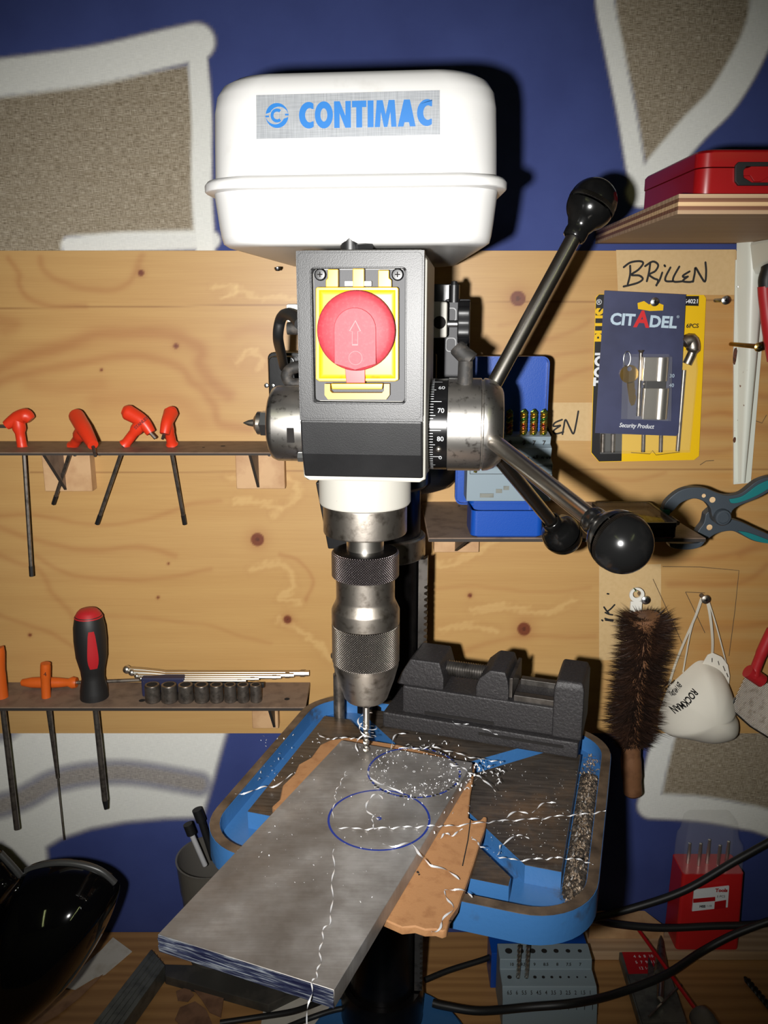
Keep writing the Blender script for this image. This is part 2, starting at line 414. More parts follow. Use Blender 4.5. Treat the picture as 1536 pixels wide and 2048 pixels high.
def grid(xs, zs, Y):
    X, Z = np.meshgrid(xs, zs); n, m = len(xs), len(zs)
    v = np.stack([X.ravel(), np.full(n*m, Y), Z.ravel()], 1)
    i = np.arange(n*m).reshape(m, n); f = np.stack([i[:-1, :-1].ravel(), i[:-1, 1:].ravel(), i[1:, 1:].ravel(), i[1:, :-1].ravel()], 1)
    return v, f
def np_mesh(name, parts, layer, mat):
    V = np.concatenate([p[0] for p in parts]); o = 0; Fs = []
    for p in parts: Fs.append(p[1]+o); o += len(p[0])
    Fs = np.concatenate(Fs); C_ = np.concatenate([p[2] for p in parts])
    me = bpy.data.meshes.new(name); me.vertices.add(len(V)); me.vertices.foreach_set('co', V.astype(np.float32).ravel())
    me.loops.add(Fs.size); me.loops.foreach_set('vertex_index', Fs.astype(np.int32).ravel())
    me.polygons.add(len(Fs)); me.polygons.foreach_set('loop_start', np.arange(0, Fs.size, 4, dtype=np.int32))
    me.update(calc_edges=True)
    at_ = me.color_attributes.new(layer, 'FLOAT_COLOR', 'POINT'); at_.data.foreach_set('color', C_.astype(np.float32).ravel())
    me.materials.append(mat); return me
def graffiti(v):
    px, py = proj_np(v[:, 0], v[:, 1], v[:, 2]); px = px+2*np.sin(py/47); z = np.zeros(len(v))
    # upper half
    bei = poly_soft(px, py, [(-400, 260), (0, 190), (380, 130), (392, 300), (398, 478), (130, 476), (118, 560), (-400, 560)], 5)
    wh = stroke(px, py, spl([(-400, 215), (-100, 168), (60, 148), (200, 128), (330, 98), (394, 84)]), 78, 12)
    wh = np.maximum(wh, stroke(px, py, spl([(394, 86), (398, 150), (404, 300), (408, 480), (410, 600)]), 42, 8))
    wh = np.maximum(wh, stroke(px, py, spl([(140, 492), (250, 484), (420, 480)]), 40, 9)*.95)
    b2 = poly_soft(px, py, spl([(1225, -260), (1230, 20), (1262, 180), (1296, 335), (1340, 290), (1420, 200), (1490, 90), (1510, -80), (1510, -260), (1225, -260)][:-1]), 5)
    w2 = np.maximum(stroke(px, py, spl([(1195, -260), (1208, -20), (1228, 90), (1250, 220), (1284, 390)]), 40, 9),
                    stroke(px, py, spl([(1530, -260), (1532, -40), (1518, 70), (1450, 190), (1380, 265), (1284, 385)]), 62, 9))
    # lower half
    wl = poly_soft(px, py, [(-500, 1300), (470, 1300), (455, 1460), (430, 1560), (405, 1636), (330, 1638), (250, 1645), (180, 1658), (120, 1678), (92, 1695), (95, 1725), (40, 1745), (-500, 1800)], 7)
    bl = stroke(px, py, spl([(-300, 1660), (0, 1612), (120, 1560), (250, 1545), (400, 1568)]), 42, 22)
    bl = np.maximum(bl*.8, poly_soft(px, py, [(-300, 1300), (60, 1440), (20, 1478), (-300, 1520)], 12)*.7)
    bl = np.maximum(bl, poly_soft(px, py, [(-300, 1660), (0, 1690), (52, 1735), (30, 1760), (-300, 1760)], 12))
    b3 = poly_soft(px, py, [(1352, 1300), (1346, 1470), (1322, 1592), (1400, 1596), (1470, 1606), (1560, 1632), (1900, 1740), (1900, 1300)], 5)
    w3 = np.maximum(stroke(px, py, [(1338, 1300), (1328, 1470), (1300, 1600)], 46, 9), stroke(px, py, spl([(1300, 1612), (1400, 1618), (1480, 1632), (1560, 1655), (1900, 1790)]), 52, 9))
    upper = v[:, 2] > 1.45
    white = np.where(upper, np.maximum(wh, w2), np.maximum(wl*(1-bl), w3)); beige = np.where(upper, np.maximum(bei, b2), np.maximum(wl*bl, b3))
    w_a = np.clip(white, 0, 1); paint = np.clip(np.maximum(white, beige), 0, 1)
    return np.stack([w_a, 1-paint, z, z+1], 1)
ps = []
for (z0, z1) in ((.88, 1.21), (1.74, 2.02)):
    v, f = grid(np.arange(-.56, .5601, .0025), np.arange(z0, z1+.001, .0025), 0.0); ps.append((v, f, graffiti(v)))
for (x0, x1, z0, z1) in ((-2, -.56, 0, 2.5), (.56, 2, 0, 2.5), (-.56, .56, 0, .88), (-.56, .56, 1.21, 1.74), (-.56, .56, 2.02, 2.5)):
    v, f = grid(np.array([x0, x1]), np.array([z0, z1]), 0.0); ps.append((v, f, np.tile([0., 1., 0., 1.], (4, 1))))
me = np_mesh('wall_back', ps, 'paint', M_['linen']); structure(put('wall_back', me, None, origin=(0, 0, 0)))
structure(obj('floor', G().box((0, -1.5, -.02), (4, 3.1, .04)), M_['floor']))
structure(obj('ceiling', G().box((0, -1.5, 2.52), (4, 3.1, .04)), M_['wall_plain']))
structure(obj('wall_left', G().box((-2.02, -1.5, 1.25), (.04, 3.1, 2.54)), M_['wall_plain']))
structure(obj('wall_right', G().box((2.02, -1.5, 1.25), (.04, 3.1, 2.54)), M_['wall_plain']))
structure(obj('wall_front', G().box((0, -3.02, 1.25), (4, .04, 2.54)), M_['wall_plain']))
for x, lb in ((-.75, 'fluorescent tube lamp on the ceiling over the left end of the bench'), (.75, 'fluorescent tube lamp on the ceiling over the right end of the bench')):
    t = thing('tube_lamp', lb, 'lamp', (x, -1.9, 2.5), group='tube lamps on the ceiling')
    obj('housing', G().box((x, -1.9, 2.485), (.1, 1.2, .03)), M_['white_plastic'], t, bevel=.004)
    obj('tube', G().tube([(x, -2.48, 2.455), (x, -1.32, 2.455)], .013, 12), M_['lamp_glow'], t)

# plywood tool board
BY = -.012
def ply_color(v):
    px, py = proj_np(v[:, 0], v[:, 1], v[:, 2]); n = len(px)
    base = np.tile(np.array([184, 147, 94.]), (n, 1))
    def nz(fx, fy, seed, o=3):
        r = np.random.default_rng(seed); t = np.zeros(n)
        for k in range(o):
            for _ in range(3):
                a, b, ph = r.normal()*fx*2**k, r.normal()*fy*2**k, r.uniform(0, 6.28); t += np.sin(px*a+py*b+ph)/2**k
        return t/5
    yy = py+14*nz(.006, .01, 1)+22*nz(.003, .004, 2)
    knots = [(282, 546, 6), (352, 692, 5), (515, 1079, 13), (575, 1239, 8), (1036, 597, 15), (1048, 1258, 13), (940, 1191, 4), (203, 740, 2.5), (337, 1127, 2), (316, 1195, 2.5), (1385, 606, 5), (60, 1270, 3), (1240, 560, 3)]
    for kx, ky, r in knots:
        d2 = ((px-kx)/(r*5))**2+((py-ky)/(r*2.2))**2; yy = yy+np.sign(py-ky+.01)*r*1.6*np.exp(-d2)
    st = .5+.5*np.sin(yy/9+3*nz(.002, .03, 3)); st2 = nz(.0015, .09, 4)
    dark = np.array([158, 114, 68.]); lite = np.array([200, 168, 122.]); red = np.array([144, 88, 52.])
    def mixin(c, k): nonlocal base; base = base*(1-k[:, None])+np.array(c)*k[:, None]
    mixin(dark, np.clip(.10*st+.16*np.clip(st2, 0, 1), 0, .4)); mixin(lite, np.clip(.3*nz(.002, .012, 6), 0, .35))
    right = np.clip((px-1330)/120, 0, 1)*(py < 1350); mixin((178, 112, 46), right*.35*np.clip(.4+st2, 0, 1))
    L = [([(-60, 760), (0, 735), (60, 712), (140, 690), (200, 668), (290, 665), (350, 672), (390, 690), (405, 706), (400, 728), (420, 760), (455, 788)], 15, .6),
         ([(-60, 790), (0, 765), (80, 742), (180, 722), (250, 711), (300, 715), (360, 735), (385, 765), (410, 785), (430, 815), (440, 845), (500, 858)], 10, .5),
         ([(15, 515), (38, 545), (36, 570), (60, 598), (110, 612), (170, 614)], 6, .45), ([(80, 515), (92, 545), (140, 570), (210, 581), (255, 568), (270, 545), (284, 512)], 7, .4),
         ([(190, 800), (250, 792), (330, 795), (370, 815), (400, 840)], 20, .3), ([(60, 772), (120, 778), (200, 768)], 16, .3),
         ([(0, 1032), (60, 1028), (150, 1044), (250, 1048), (340, 1024), (380, 1010), (440, 1000)], 5, .35), ([(0, 1055), (70, 1080), (120, 1092), (200, 1100), (290, 1096), (350, 1110)], 6, .4),
         ([(0, 1110), (40, 1128), (80, 1140), (100, 1180), (130, 1215), (170, 1270)], 6, .35), ([(70, 1112), (140, 1148), (240, 1160), (330, 1155), (420, 1140)], 5, .35),
         ([(0, 1230), (90, 1262), (150, 1296), (180, 1330)], 5, .35), ([(200, 1230), (330, 1240), (420, 1250), (470, 1270), (540, 1285)], 4, .25), ([(560, 1110), (600, 1125), (625, 1160), (610, 1200)], 4, .4),
         ([(460, 672), (500, 660), (560, 664)], 14, .35), ([(455, 725), (490, 735), (530, 728)], 22, .25), ([(0, 640), (30, 648), (10, 660)], 14, .4),
         ([(1000, 700), (1060, 690), (1130, 668), (1180, 640)], 6, .3), ([(1000, 650), (1100, 632), (1190, 620)], 5, .25), ([(1090, 770), (1150, 745), (1190, 735)], 6, .35), ([(1010, 740), (1110, 712), (1180, 700)], 5, .3),
         ([(1390, 735), (1440, 730), (1470, 738)], 14, .55), ([(1395, 766), (1470, 770)], 10, .5), ([(1400, 790), (1480, 786)], 5, .4), ([(1395, 830), (1440, 826), (1470, 832)], 6, .45), ([(1395, 860), (1470, 864)], 10, .5),
         ([(1500, 740), (1560, 735)], 12, .5), ([(1500, 790), (1560, 800)], 9, .5), ([(1500, 850), (1560, 860)], 10, .5), ([(1330, 895), (1420, 905), (1480, 896)], 6, .4), ([(1160, 950), (1260, 960), (1330, 945)], 5, .3),
         ([(1300, 1115), (1400, 1120), (1536, 1092)], 6, .35), ([(1340, 1170), (1480, 1165), (1536, 1130)], 7, .4), ([(1380, 1260), (1480, 1255), (1550, 1240)], 6, .3), ([(860, 1180), (960, 1172), (1090, 1185), (1180, 1176)], 4, .25), ([(870, 1330), (960, 1290), (1050, 1275), (1190, 1272)], 6, .3), ([(1480, 1110), (1560, 1060)], 8, .35)]
    for pts, wd, k in L:
        d = seg_dist(px+4*nz(.04, .05, 8), py+4*nz(.05, .03, 9), spl(pts)); mixin(red, .62*k*np.exp(-(d/wd)**2))
    for pts in ([(450, 590), (480, 580), (520, 597), (560, 594), (600, 600), (640, 592)], [(430, 575), (470, 572), (466, 588), (440, 596)], [(456, 955), (500, 962), (545, 950), (590, 965), (600, 985), (575, 1010), (550, 1030)],
                [(470, 1000), (520, 1005), (560, 1015)], [(500, 1140), (560, 1128), (590, 1170), (560, 1195), (600, 1205)], [(560, 1240), (600, 1262), (640, 1290), (655, 1320)], [(855, 1125), (900, 1130), (960, 1100), (1000, 1075)],
                [(940, 1220), (1010, 1215), (1090, 1225), (1150, 1200)], [(470, 725), (500, 700), (525, 716), (520, 735)], [(860, 580), (900, 600), (880, 640)], [(880, 1260), (930, 1250), (990, 1262)]):
        p2 = spl(pts); d = seg_dist(px+9*nz(.15, .1, 11), py+9*nz(.12, .2, 12), p2); mixin((212, 180, 126), .36*np.exp(-(np.clip(d-2, 0, None)/4)**2)); mixin((168, 124, 80), .12*np.exp(-((d-12)/4)**2))
    for kx, ky, r in knots:
        d = np.hypot(px-kx, py-ky); mixin((138, 84, 50), .35*np.exp(-(d/(r*1.7))**2)); mixin((104, 52, 34), np.clip((r+1.5-d)/3, 0, .9)); mixin((70, 36, 26), np.clip((r*.35-d)/2, 0, .6))
    for (ax, ay, bx, by) in ((-80, 617, 1620, 598), (60, 945, 1620, 938)):
        d = seg_dist(px, py, [(ax, ay), (bx, by)]); mixin((112, 74, 44), .45*np.clip(1.8-d, 0, 1))
    b = base/255; lin = np.where(b <= .04045, b/12.92, ((b+.055)/1.055)**2.4)
    return np.concatenate([np.clip(lin, 0, 1), np.ones((n, 1))], 1)
zb0, zb1 = 1.1935, 1.7575
v, f = grid(np.arange(-.60, .6001, .0017), np.linspace(zb0, zb1, 333), BY)
me = np_mesh('face_veneer', [(v, f, ply_color(v))], 'grain', M_['ply'])
board = thing('plywood_tool_board', 'large pine plywood board screwed to the wall, with tool shelves on it', 'board', (0, 0, zb0))
put('face_veneer', me, None, board)
obj('board_core', G().box((0, BY/2+.0002, (zb0+zb1)/2), (1.2, -BY-.0006, zb1-zb0-.0004)), M_['pine_block'], board)
def draw(pts, wd, mat, parent, name, off=.0004): return obj(name, G().ribbon([at(a, b, BY-off) for a, b in pts], wd), mat, parent)
g = G()
for pts in ([(1325, 1133), (1400, 1134), (1478, 1141), (1470, 1220), (1458, 1312)], [(1371, 1184), (1410, 1186)], [(1371, 1184), (1386, 1215), (1410, 1266)], [(1306, 1158), (1330, 1210), (1366, 1290)], [(1400, 930), (1412, 922), (1428, 921)], [(1506, 840), (1524, 846), (1533, 830)]):
    g.ribbon([at(a, b, BY-.0004) for a, b in pts], .0008)
obj('pencil_line', g, M_['pencil'], board)['kind'] = 'stuff'

# ------------------------------------------------------------------ tool shelves on the board
def shelf(name, label, x0, x1, yf, zt, th_, mat, blocks, yb=BY-.0003, right_cut=0):
    t = thing(name, label, 'shelf', ((x0+x1)/2, yb, zt-th_))
    obj('board', G().prism([(x0, yb), (x1-right_cut, yb), (x1, yf), (x0, yf)], zt-th_, zt), mat, t, bevel=.0006, seg=1)
    obj('front_edge', G().box(((x0+x1)/2, yf-.0003, zt-th_/2-.0003), (x1-x0-.001, .0006, th_-.0012)), M_['board_edge'], t)
    for bx0, bx1, bz, gx in blocks:
        b = obj('mounting_block', G().box(((bx0+bx1)/2, yb-.008, (zt-th_+bz)/2), (bx1-bx0, .016, zt-th_-bz-.0004)), M_['pine_block'], t, bevel=.0006, seg=1)
        obj('screw', G().lathe([(.0, .0017), (.0022, .0012), (.0028, 0)], 10, axis_frame((bx0+(bx1-bx0)*.7, yb-.016, zt-th_-.009), (0, -1, 0)), cap=False), M_['zinc'], b)
        obj('gusset', G().add([(gx-.0013, yb-.0163, zt-th_-.0004), (gx+.0013, yb-.0163, zt-th_-.0004), (gx-.0013, yb-.0163, bz+.002), (gx+.0013, yb-.0163, bz+.002), (gx-.0013, yf+.008, zt-th_-.0004), (gx+.0013, yf+.008, zt-th_-.0004)],
            [(0, 2, 3, 1), (0, 1, 5, 4), (2, 4, 5, 3), (0, 4, 2), (1, 3, 5)]), M_['shelf_board'], t)
        obj('gusset_edge', G().add([(gx+a, yy-.0002, zz) for yy, zz in ((yf+.008, zt-th_-.0006), (yb-.0165, bz+.002)) for a in (-.0014, .0014)]+[(gx+a, yy+.0012, zz+.001) for yy, zz in ((yf+.008, zt-th_-.0016), (yb-.0165, bz+.002)) for a in (-.0014, .0014)], [(0, 1, 3, 2), (4, 6, 7, 5), (0, 2, 6, 4), (1, 5, 7, 3)]), M_['board_edge'], t)
    return t
ZU = 1.5537; ZL = 1.2614; ZR = 1.4842
def wx(px, py=900): return at(px, py, BY-.016).x
up = shelf('tool_shelf', 'narrow upper hardboard shelf on the left, holding bright orange hex keys', -.55, wx(556, 890), -.0876, ZU, .0032, M_['shelf_board'],
           [(wx(82), wx(178), at(130, 983, BY-.016).z, wx(124)), (wx(470), wx(568), at(520, 978, BY-.016).z, wx(514))])
lo = shelf('tool_shelf', 'narrow lower hardboard shelf on the left, holding the screwdriver and sockets', -.55, -.0885, -.078, ZL, .0042, M_['shelf_board'],
           [(wx(504, 1430), wx(556, 1430), at(520, 1457, BY-.016).z, wx(548, 1430))])
rs = shelf('tool_shelf', 'deeper hardboard shelf on the right, under the blue drill box', .0425, on(1418, 1080, ZR).x, -.1667, ZR, .004, M_['shelf_board'],
           [(wx(868, 1095), wx(958, 1095), at(900, 1105, BY-.016).z, wx(912, 1095))], right_cut=.012)
for (px, py, Z, p, r) in ((446, 892, ZU, up, 5), (407, 895, ZU, up, 3), (574, 1398, ZL, lo, 6), (477, 1400, ZL, lo, 6), (284, 1401, ZL, lo, 7), (918, 1012, ZR, rs, 3)):
    c = on(px, py, Z); obj('drilled_hole', G().prism(circ(c.x, c.y, r*.00052, 12), Z-.0002, Z+.00015), M_['hole'], p)

# ------------------------------------------------------------------ orange handled hex keys
def hexkey(label, hp, grip_pts, grip_r, shaft_px, Y, stub=None, gripmat='orange'):
    p0, p1 = at(*shaft_px[0], Y[0]), at(*shaft_px[1], Y[1])
    t = thing('hex_key', label, 'hex key', p0, group='orange handled hex keys in the upper shelf')
    P = [at(a, b, Y[0]+dy) for a, b, dy in grip_pts]
    obj('handle', G().tube(smoothpath(P, 5), [r for i in range(len(P)-1) for r in np.linspace(grip_r[i], grip_r[i+1], 6)[:5]]+[grip_r[-1]], 14), M_[gripmat], t)
    h = at(*hp, Y[0]); obj('neck', G().tube(smoothpath([P[1], (P[1]+h)/2, h], 4), [grip_r[1]*.95]*4+[.0052]*4+[.0066], 14), M_[gripmat], t)
    obj('shaft', G().tube([h, p0, p1], .0022, 6), M_['steel_dark'], t)
    d = (p1-p0).normalized(); obj('tip', G().tube([p1, p1+d*.012], .0025, 6), M_['rubber'], t)
    if stub: a, b = at(*stub[0], Y[0]+stub[2]), at(*stub[1], Y[0]+stub[2]*1.2); obj('stub', G().tube([a, b], .0018, 6), M_['steel_dark'], t)
    return t
hexkey('orange hex key nearest the left frame edge, longest shaft, grip bent left', (45, 897), [(12, 851, -.002), (35, 836, 0), (52, 832, 0), (62, 840, 0)], [.005, .0075, .0082, .005], [(48, 906), (62, 1132)], (-.05, -.05), ((12, 853), (-8, 853), -.002))
hexkey('second orange hex key from the left, short shaft slanting left', (146, 892), [(186, 890, -.046), (168, 858, -.026), (153, 832, -.004), (149, 824, 0)], [.0055, .008, .0082, .004], [(140, 906), (112, 992)], (-.05, -.03), ((186, 893), (191, 912), -.047))
hexkey('third orange hex key from the left, dark lettering on its sloping grip', (250, 889), [(302, 866, -.006), (285, 843, -.004), (256, 825, 0), (245, 820, 0)], [.0052, .0072, .0085, .004], [(243, 905), (200, 1030)], (-.05, -.04), ((301, 866), (311, 877), -.007))
hexkey('orange hex key at the right end of its row, grip seen end on', (344, 888), [(329, 868, -.02), (334, 845, -.014), (342, 825, 0), (343, 817, 0)], [.005, .0062, .0078, .004], [(343, 905), (366, 1030)], (-.05, -.03), ((328, 868), (325, 878), -.02))
k3 = [o for o in COL.objects if o.name == 'hex_key.002'][0]
lettering('STANLEY', .0045, Matrix.Translation(at(282, 846, -.0655)) @ Matrix.Rotation(math.radians(-40), 4, 'Y') @ Matrix.Rotation(math.pi/2, 4, 'X'), pm('moulded_dark_red', (120, 16, 10), .5), k3, bold=.0001)

# ------------------------------------------------------------------ tools on the lower left shelf
def driver(name, label, cat, prof, pt_top, pt_bot, tip, matg, Y, shaft_r=.003, stripe=None, group=None, blade=None):
    a, b, c = at(*pt_top, Y), at(*pt_bot, Y), at(*tip, Y)
    t = thing(name, label, cat, b, group=group); Lh = (a-b).length; M = axis_frame(b, a-b, (0, 1, 0))
    obj('handle', G().lathe([(r, z*Lh) for r, z in prof], 20, M), matg, t, ang=60)
    d = (c-b).normalized(); obj('shaft', G().tube([b+(a-b)*.1, b, c], shaft_r, 10), M_['steel_dark'], t)
    if blade: obj('tip', G().tube([c, c+d*blade], [shaft_r*1.02, shaft_r*.6], 8), M_['rubber'], t)
    return t, M, Lh
YL = -.052
t, Ms, Lh = driver('screwdriver', 'large black and red screwdriver standing in the lower left shelf', 'screwdriver',
    [(.006, 0), (.0145, .012), (.016, .05), (.0155, .14), (.0128, .27), (.0135, .35), (.0172, .5), (.0182, .68), (.0176, .82), (.015, .94), (.009, .995), (.001, 1)], (176, 1219), (190, 1404), (210, 1600), M_['grip_black'], YL, .0036, blade=.012)
obj('red_cap', G().lathe([(.0158, .925*Lh), (.0128, .972*Lh), (.0096, 1.0*Lh), (.002, 1.008*Lh)], 20, Ms), M_['grip_red'], t, ang=60)
ins = []
for k in range(9):
    z = (.42+.40*k/8)*Lh; wv = (.0042, .0056, .0060, .0058, .0054, .0049, .0044, .0039, .0028)[k]; r = .0176 if k > 2 else (.0158, .0168, .0174)[k]
    ins.append([(math.cos(q)*r*1.0, math.sin(q)*r*1.0, z) for q in [math.atan2(Ms.inverted().to_3x3().col[1][1], 0)*0+math.radians(0)+u*wv/.0175 for u in (-1, -.5, 0, .5, 1)]])
dirv = Ms.to_3x3().inverted() @ Vector((.46, -1, 0)); a0 = math.atan2(dirv.y, dirv.x)
obj('red_inlay', G().loft([[((p[0]*math.cos(a0)-p[1]*math.sin(a0))*1.035, (p[0]*math.sin(a0)+p[1]*math.cos(a0))*1.035, p[2]) for p in r] for r in ins], cap=False, closed=False), M_['grip_red'], t, Ms)
# T handled orange key and pick
t = thing('hex_key', 'dull orange T-shaped tool with tapering shaft and thin wire tip, beside the screwdriver', 'hex key', at(92, 1400, YL))
obj('handle', G().tube(smoothpath([at(91, 1326, YL), at(91, 1332, YL), at(91, 1360, YL), at(93, 1404, YL)], 5), [.002]+[.0055]*4+[.0058]*5+[.0052]*6, 14), M_['orange_dull'], t)
obj('shaft', G().tube([at(93, 1404, YL), at(98, 1420, YL), at(115, 1556, YL+.02)], [.0036, .0034, .0018], 8), M_['steel_dark'], t)
obj('wire_tip', G().tube([at(115, 1556, YL+.02), at(128, 1680, YL+.02)], .0008, 6), M_['steel'], t)
lettering('4', .007, Matrix.Translation(at(90, 1349, YL-.0058)) @ Matrix.Rotation(math.pi/2, 4, 'X'), M_['ink'], t)
t = thing('screwdriver', 'orange handled screwdriver at the far left end of the lower shelf', 'screwdriver', at(0, 1404, YL))
obj('handle', G().tube(smoothpath([at(-4, 1296, YL), at(-3, 1304, YL), at(-2, 1350, YL), at(4, 1400, YL)], 5), [.002]+[.0065]*4+[.007]*5+[.0075]*6, 14), M_['orange_dull'], t)
obj('shaft', G().tube([at(4, 1400, YL), at(34, 1658, YL)], .0034, 10), M_['steel_dark'], t)
# lying screwdriver behind
a, b, c = at(40, 1357, -.03), at(152, 1350, -.03), at(455, 1330, -.025)
a.z = ZL+.0078; b.z = ZL+.0078; c.z = ZL+.0135
t = thing('screwdriver', 'orange handled screwdriver lying flat behind the black and red one', 'screwdriver', a)
M = axis_frame(a, b-a); Lh = (b-a).length
obj('handle', G().lathe([(.001, 0), (.004, .03*Lh), (.0062, .2*Lh), (.0068, .45*Lh), (.0058, .7*Lh), (.0048, .85*Lh), (.0072, .93*Lh), (.006, Lh)], 16, M), M_['orange_dull'], t, ang=60)
obj('shaft', G().tube([b, c], .0022, 8), M_['steel_dark'], t)
# socket rail
ss = thing('socket_rail', 'black rail clip carrying eight small chrome sockets', 'socket set', on(390, 1400, ZL))
zr = ZL+.0002; y_s = on(390, 1402, ZL).y
rads = [.0089, .0094, .009, .0086, .0078, .0072, .007, .0068]; xs_ = []; x = on(291, 1402, ZL).x+.009
for r in rads: xs_.append(x+r-.009); x += 2*r+.0006
obj('rail', G().box(((xs_[0]+xs_[-1])/2, y_s+.012, zr+.014), (xs_[-1]-xs_[0]+.016, .004, .006)), M_['rubber'], ss, bevel=.001)
for x, r in zip(xs_, rads):
    s = obj('socket', G().lathe([(r*.92, 0), (r, .001), (r, .009), (r*.97, .0095), (r*.97, .019), (r*.9, .0205), (r*.66, .0205), (r*.62, .014)], 18, Matrix.Translation((x, y_s, zr)), cap=True), M_['steel_dark'], ss)
    obj('socket_hex', G().lathe([(r*.6, .0145), (r*.62, .0207)], 6, Matrix.Translation((x, y_s, zr)), cap=True), M_['hole'], s)
# chrome ball-end keys lying behind the sockets
kz = [ZL+.0105, ZL+.0120, ZL+.0135, ZL+.0150, ZL+.0165]
ends = [(492, 1358), (518, 1357), (562, 1358), (588, 1357), (618, 1352)]; balls = [(288, 1362), (282, 1357), (274, 1352), (264, 1345), (254, 1339)]; diam = [.0016, .0020, .0025, .0031, .0037]
hold = thing('key_holder', 'dark blue plastic clip holding five chrome ball-end keys', 'holder', on(330, 1352, ZL))
obj('clip', G().box((at(330, 1350, -.04).x, -.04, ZL+.0118), (.05, .024, .0236)), pm('navy_plastic', (34, 36, 66), .5), hold, bevel=.002)
for k in range(5):
    yk = -.050+.0035*k
    e = at(*ends[k], yk); b = at(*balls[k], yk); c = at(332, 1353, yk); z = ZL+.0195+.0007*k
    for p in (e, c): p.z = z
    t = thing('hex_key', 'chrome ball-end key in the dark blue clip, '+('shortest and thinnest', 'second shortest', 'middle length', 'second longest', 'longest and thickest')[k]+' of the five', 'hex key', e, group='chrome ball-end keys on the lower shelf')
    obj('shaft', G().tube([e, c], diam[k], 8), M_['nickel'], t)
    obj('short_arm', G().tube(smoothpath([c, (c*.5+b*.5)+Vector((0, 0, .0005)), b], 3), diam[k], 8), M_['nickel'], t)
    obj('ball_end', G().ball(b, diam[k]*1.35, n=12), M_['nickel'], t); obj('collar', G().tube([e+Vector((-.010, 0, 0)), e+Vector((-.005, 0, 0))], diam[k]*1.2, 8), M_['steel'], t)

# ------------------------------------------------------------------ the drill press
dp = thing('drill_press', 'white and black bench drill press with blue table, standing on the bench', 'drill press', M=PF @ Matrix.Translation((0, 0, .9)))
def P(name, g, mat, parent=dp, M=None, **k): return obj(name, g, mat, parent, PF @ M if M else PF, **k)
WM_part = lambda o: o
# base and column
CW = PFI @ Vector((-.002, -.162, 0)); MC = Matrix.Translation((CW.x, CW.y, 0)); CR = .0370
BW = PFI @ Vector((.005, -.21, 0))
P('base', G().prism(rrect(.092, .17, .09, 16, BW.x, BW.y-.078), .9003, .922).prism(rrect(.086, .164, .084, 16, BW.x, BW.y-.078), .922, .931), M_['enamel'], bevel=.002)
P('base_flange', G().lathe([(.0375, .931), (.046, .931), (.0455, .936), (.046, .960), (.044, .972), (.0375, .972)], 32, MC, cap=False), M_['column'])
P('column', G().lathe([(CR, .931), (CR, 1.62)], 48, MC), M_['column'])
P('column_collar', G().lathe([(.0372, 1.4665), (.0405, 1.4665), (.0420, 1.468), (.0420, 1.4865), (.0405, 1.488), (.0372, 1.488)], 48, MC, cap=False), M_['steel'])
rz0, rz1 = .974, 1.4660; pit = .0063; prof = []; z = rz0
RX = MC @ Matrix.Translation((.0012, -.008, 0))
teeth = [(.0352, rz0)]
while z < 1.440:
    teeth += [(.0438, z+.0006), (.0438, z+.0022), (.0408, z+.0034), (.0408, z+.0052)]; z += pit
teeth += [(.0438, 1.4405), (.0438, 1.468), (.041, rz1), (.0352, rz1)]
P('rack', G().prism([(a, b) for a, b in teeth], -.006, .004, RX @ frame((0, 0, 0), (1, 0, 0), (0, 0, 1), (0, -1, 0))), M_['iron_machined'])
# table
TA = math.radians(-17.4)
tc = Vector((.0321, -.342, 0))
MT = Matrix.Translation(tc) @ Matrix.Rotation(TA, 4, 'Z')
TZ = 1.331
def TP(name, g, mat, parent, **k): return obj(name, g, mat, parent, MT, **k)
table = TP('table', G().prism(rrect(.1402, .1270, .046, 10), 1.3085, 1.3165), M_['enamel'], dp, bevel=.0008)
TP('rim', G().ring(rrect(.1412, .1280, .046, 10), rrect(.1332, .1200, .038, 10), 1.3090, 1.3305), M_['enamel'], table)
TP('rim_top', G().ring(rrect(.1409, .1277, .0457, 10), rrect(.1335, .1203, .0383, 10), 1.3305, 1.3311), M_['rim'], table)
s_ = .0095
for k, poly in enumerate(([(.0125, 0), (.092, .0795), (.1165, .0795), (.1165, -.0795), (.092, -.0795)], [(-.0125, 0), (-.092, .0795), (-.1165, .0795), (-.1165, -.0795), (-.092, -.0795)],
                          [(0, .0125), (.085, .0955), (.085, .104), (-.085, .104), (-.085, .0955)], [(0, -.0125), (.085, -.0955), (.085, -.104), (-.085, -.104), (-.085, -.0955)])):
    TP('pad_side', G().prism(poly, 1.3165, 1.3303), M_['enamel'], table)
    cx = sum(p[0] for p in poly)/5; cy = sum(p[1] for p in poly)/5
    TP('pad_top', G().prism([(cx+(p[0]-cx)*.996, cy+(p[1]-cy)*.996) for p in poly], 1.3303, 1.3309), M_['oily'], table)
P('table_bracket', G().lathe([(.0372, 1.222), (.0425, 1.222), (.0435, 1.225), (.0435, 1.326), (.0425, 1.328), (.0372, 1.328)], 40, MC, cap=False), M_['column'])
a = PFI @ Vector((-.0, -.202, 1.288)); b = PFI @ Vector((.02, -.32, 1.298))
P('table_arm', G().tube([a, b], [.02, .0095], 16), M_['enamel'])
cz = H(678, 1392, -.03)
P('clamp_bolt', G().tube([(cz.x, cz.y, 1.31), (cz.x, cz.y, cz.z+.022)], .0052, 12).tube([(cz.x, cz.y, cz.z+.022), (cz.x-.002, cz.y, cz.z+.046)], [.0036, .003], 10).ball((cz.x-.003, cz.y, cz.z+.04), .0044, n=10).tube([(cz.x, cz.y, 1.31), (CW.x-.03, CW.y, 1.31)], .006, 10), M_['steel_dark'])
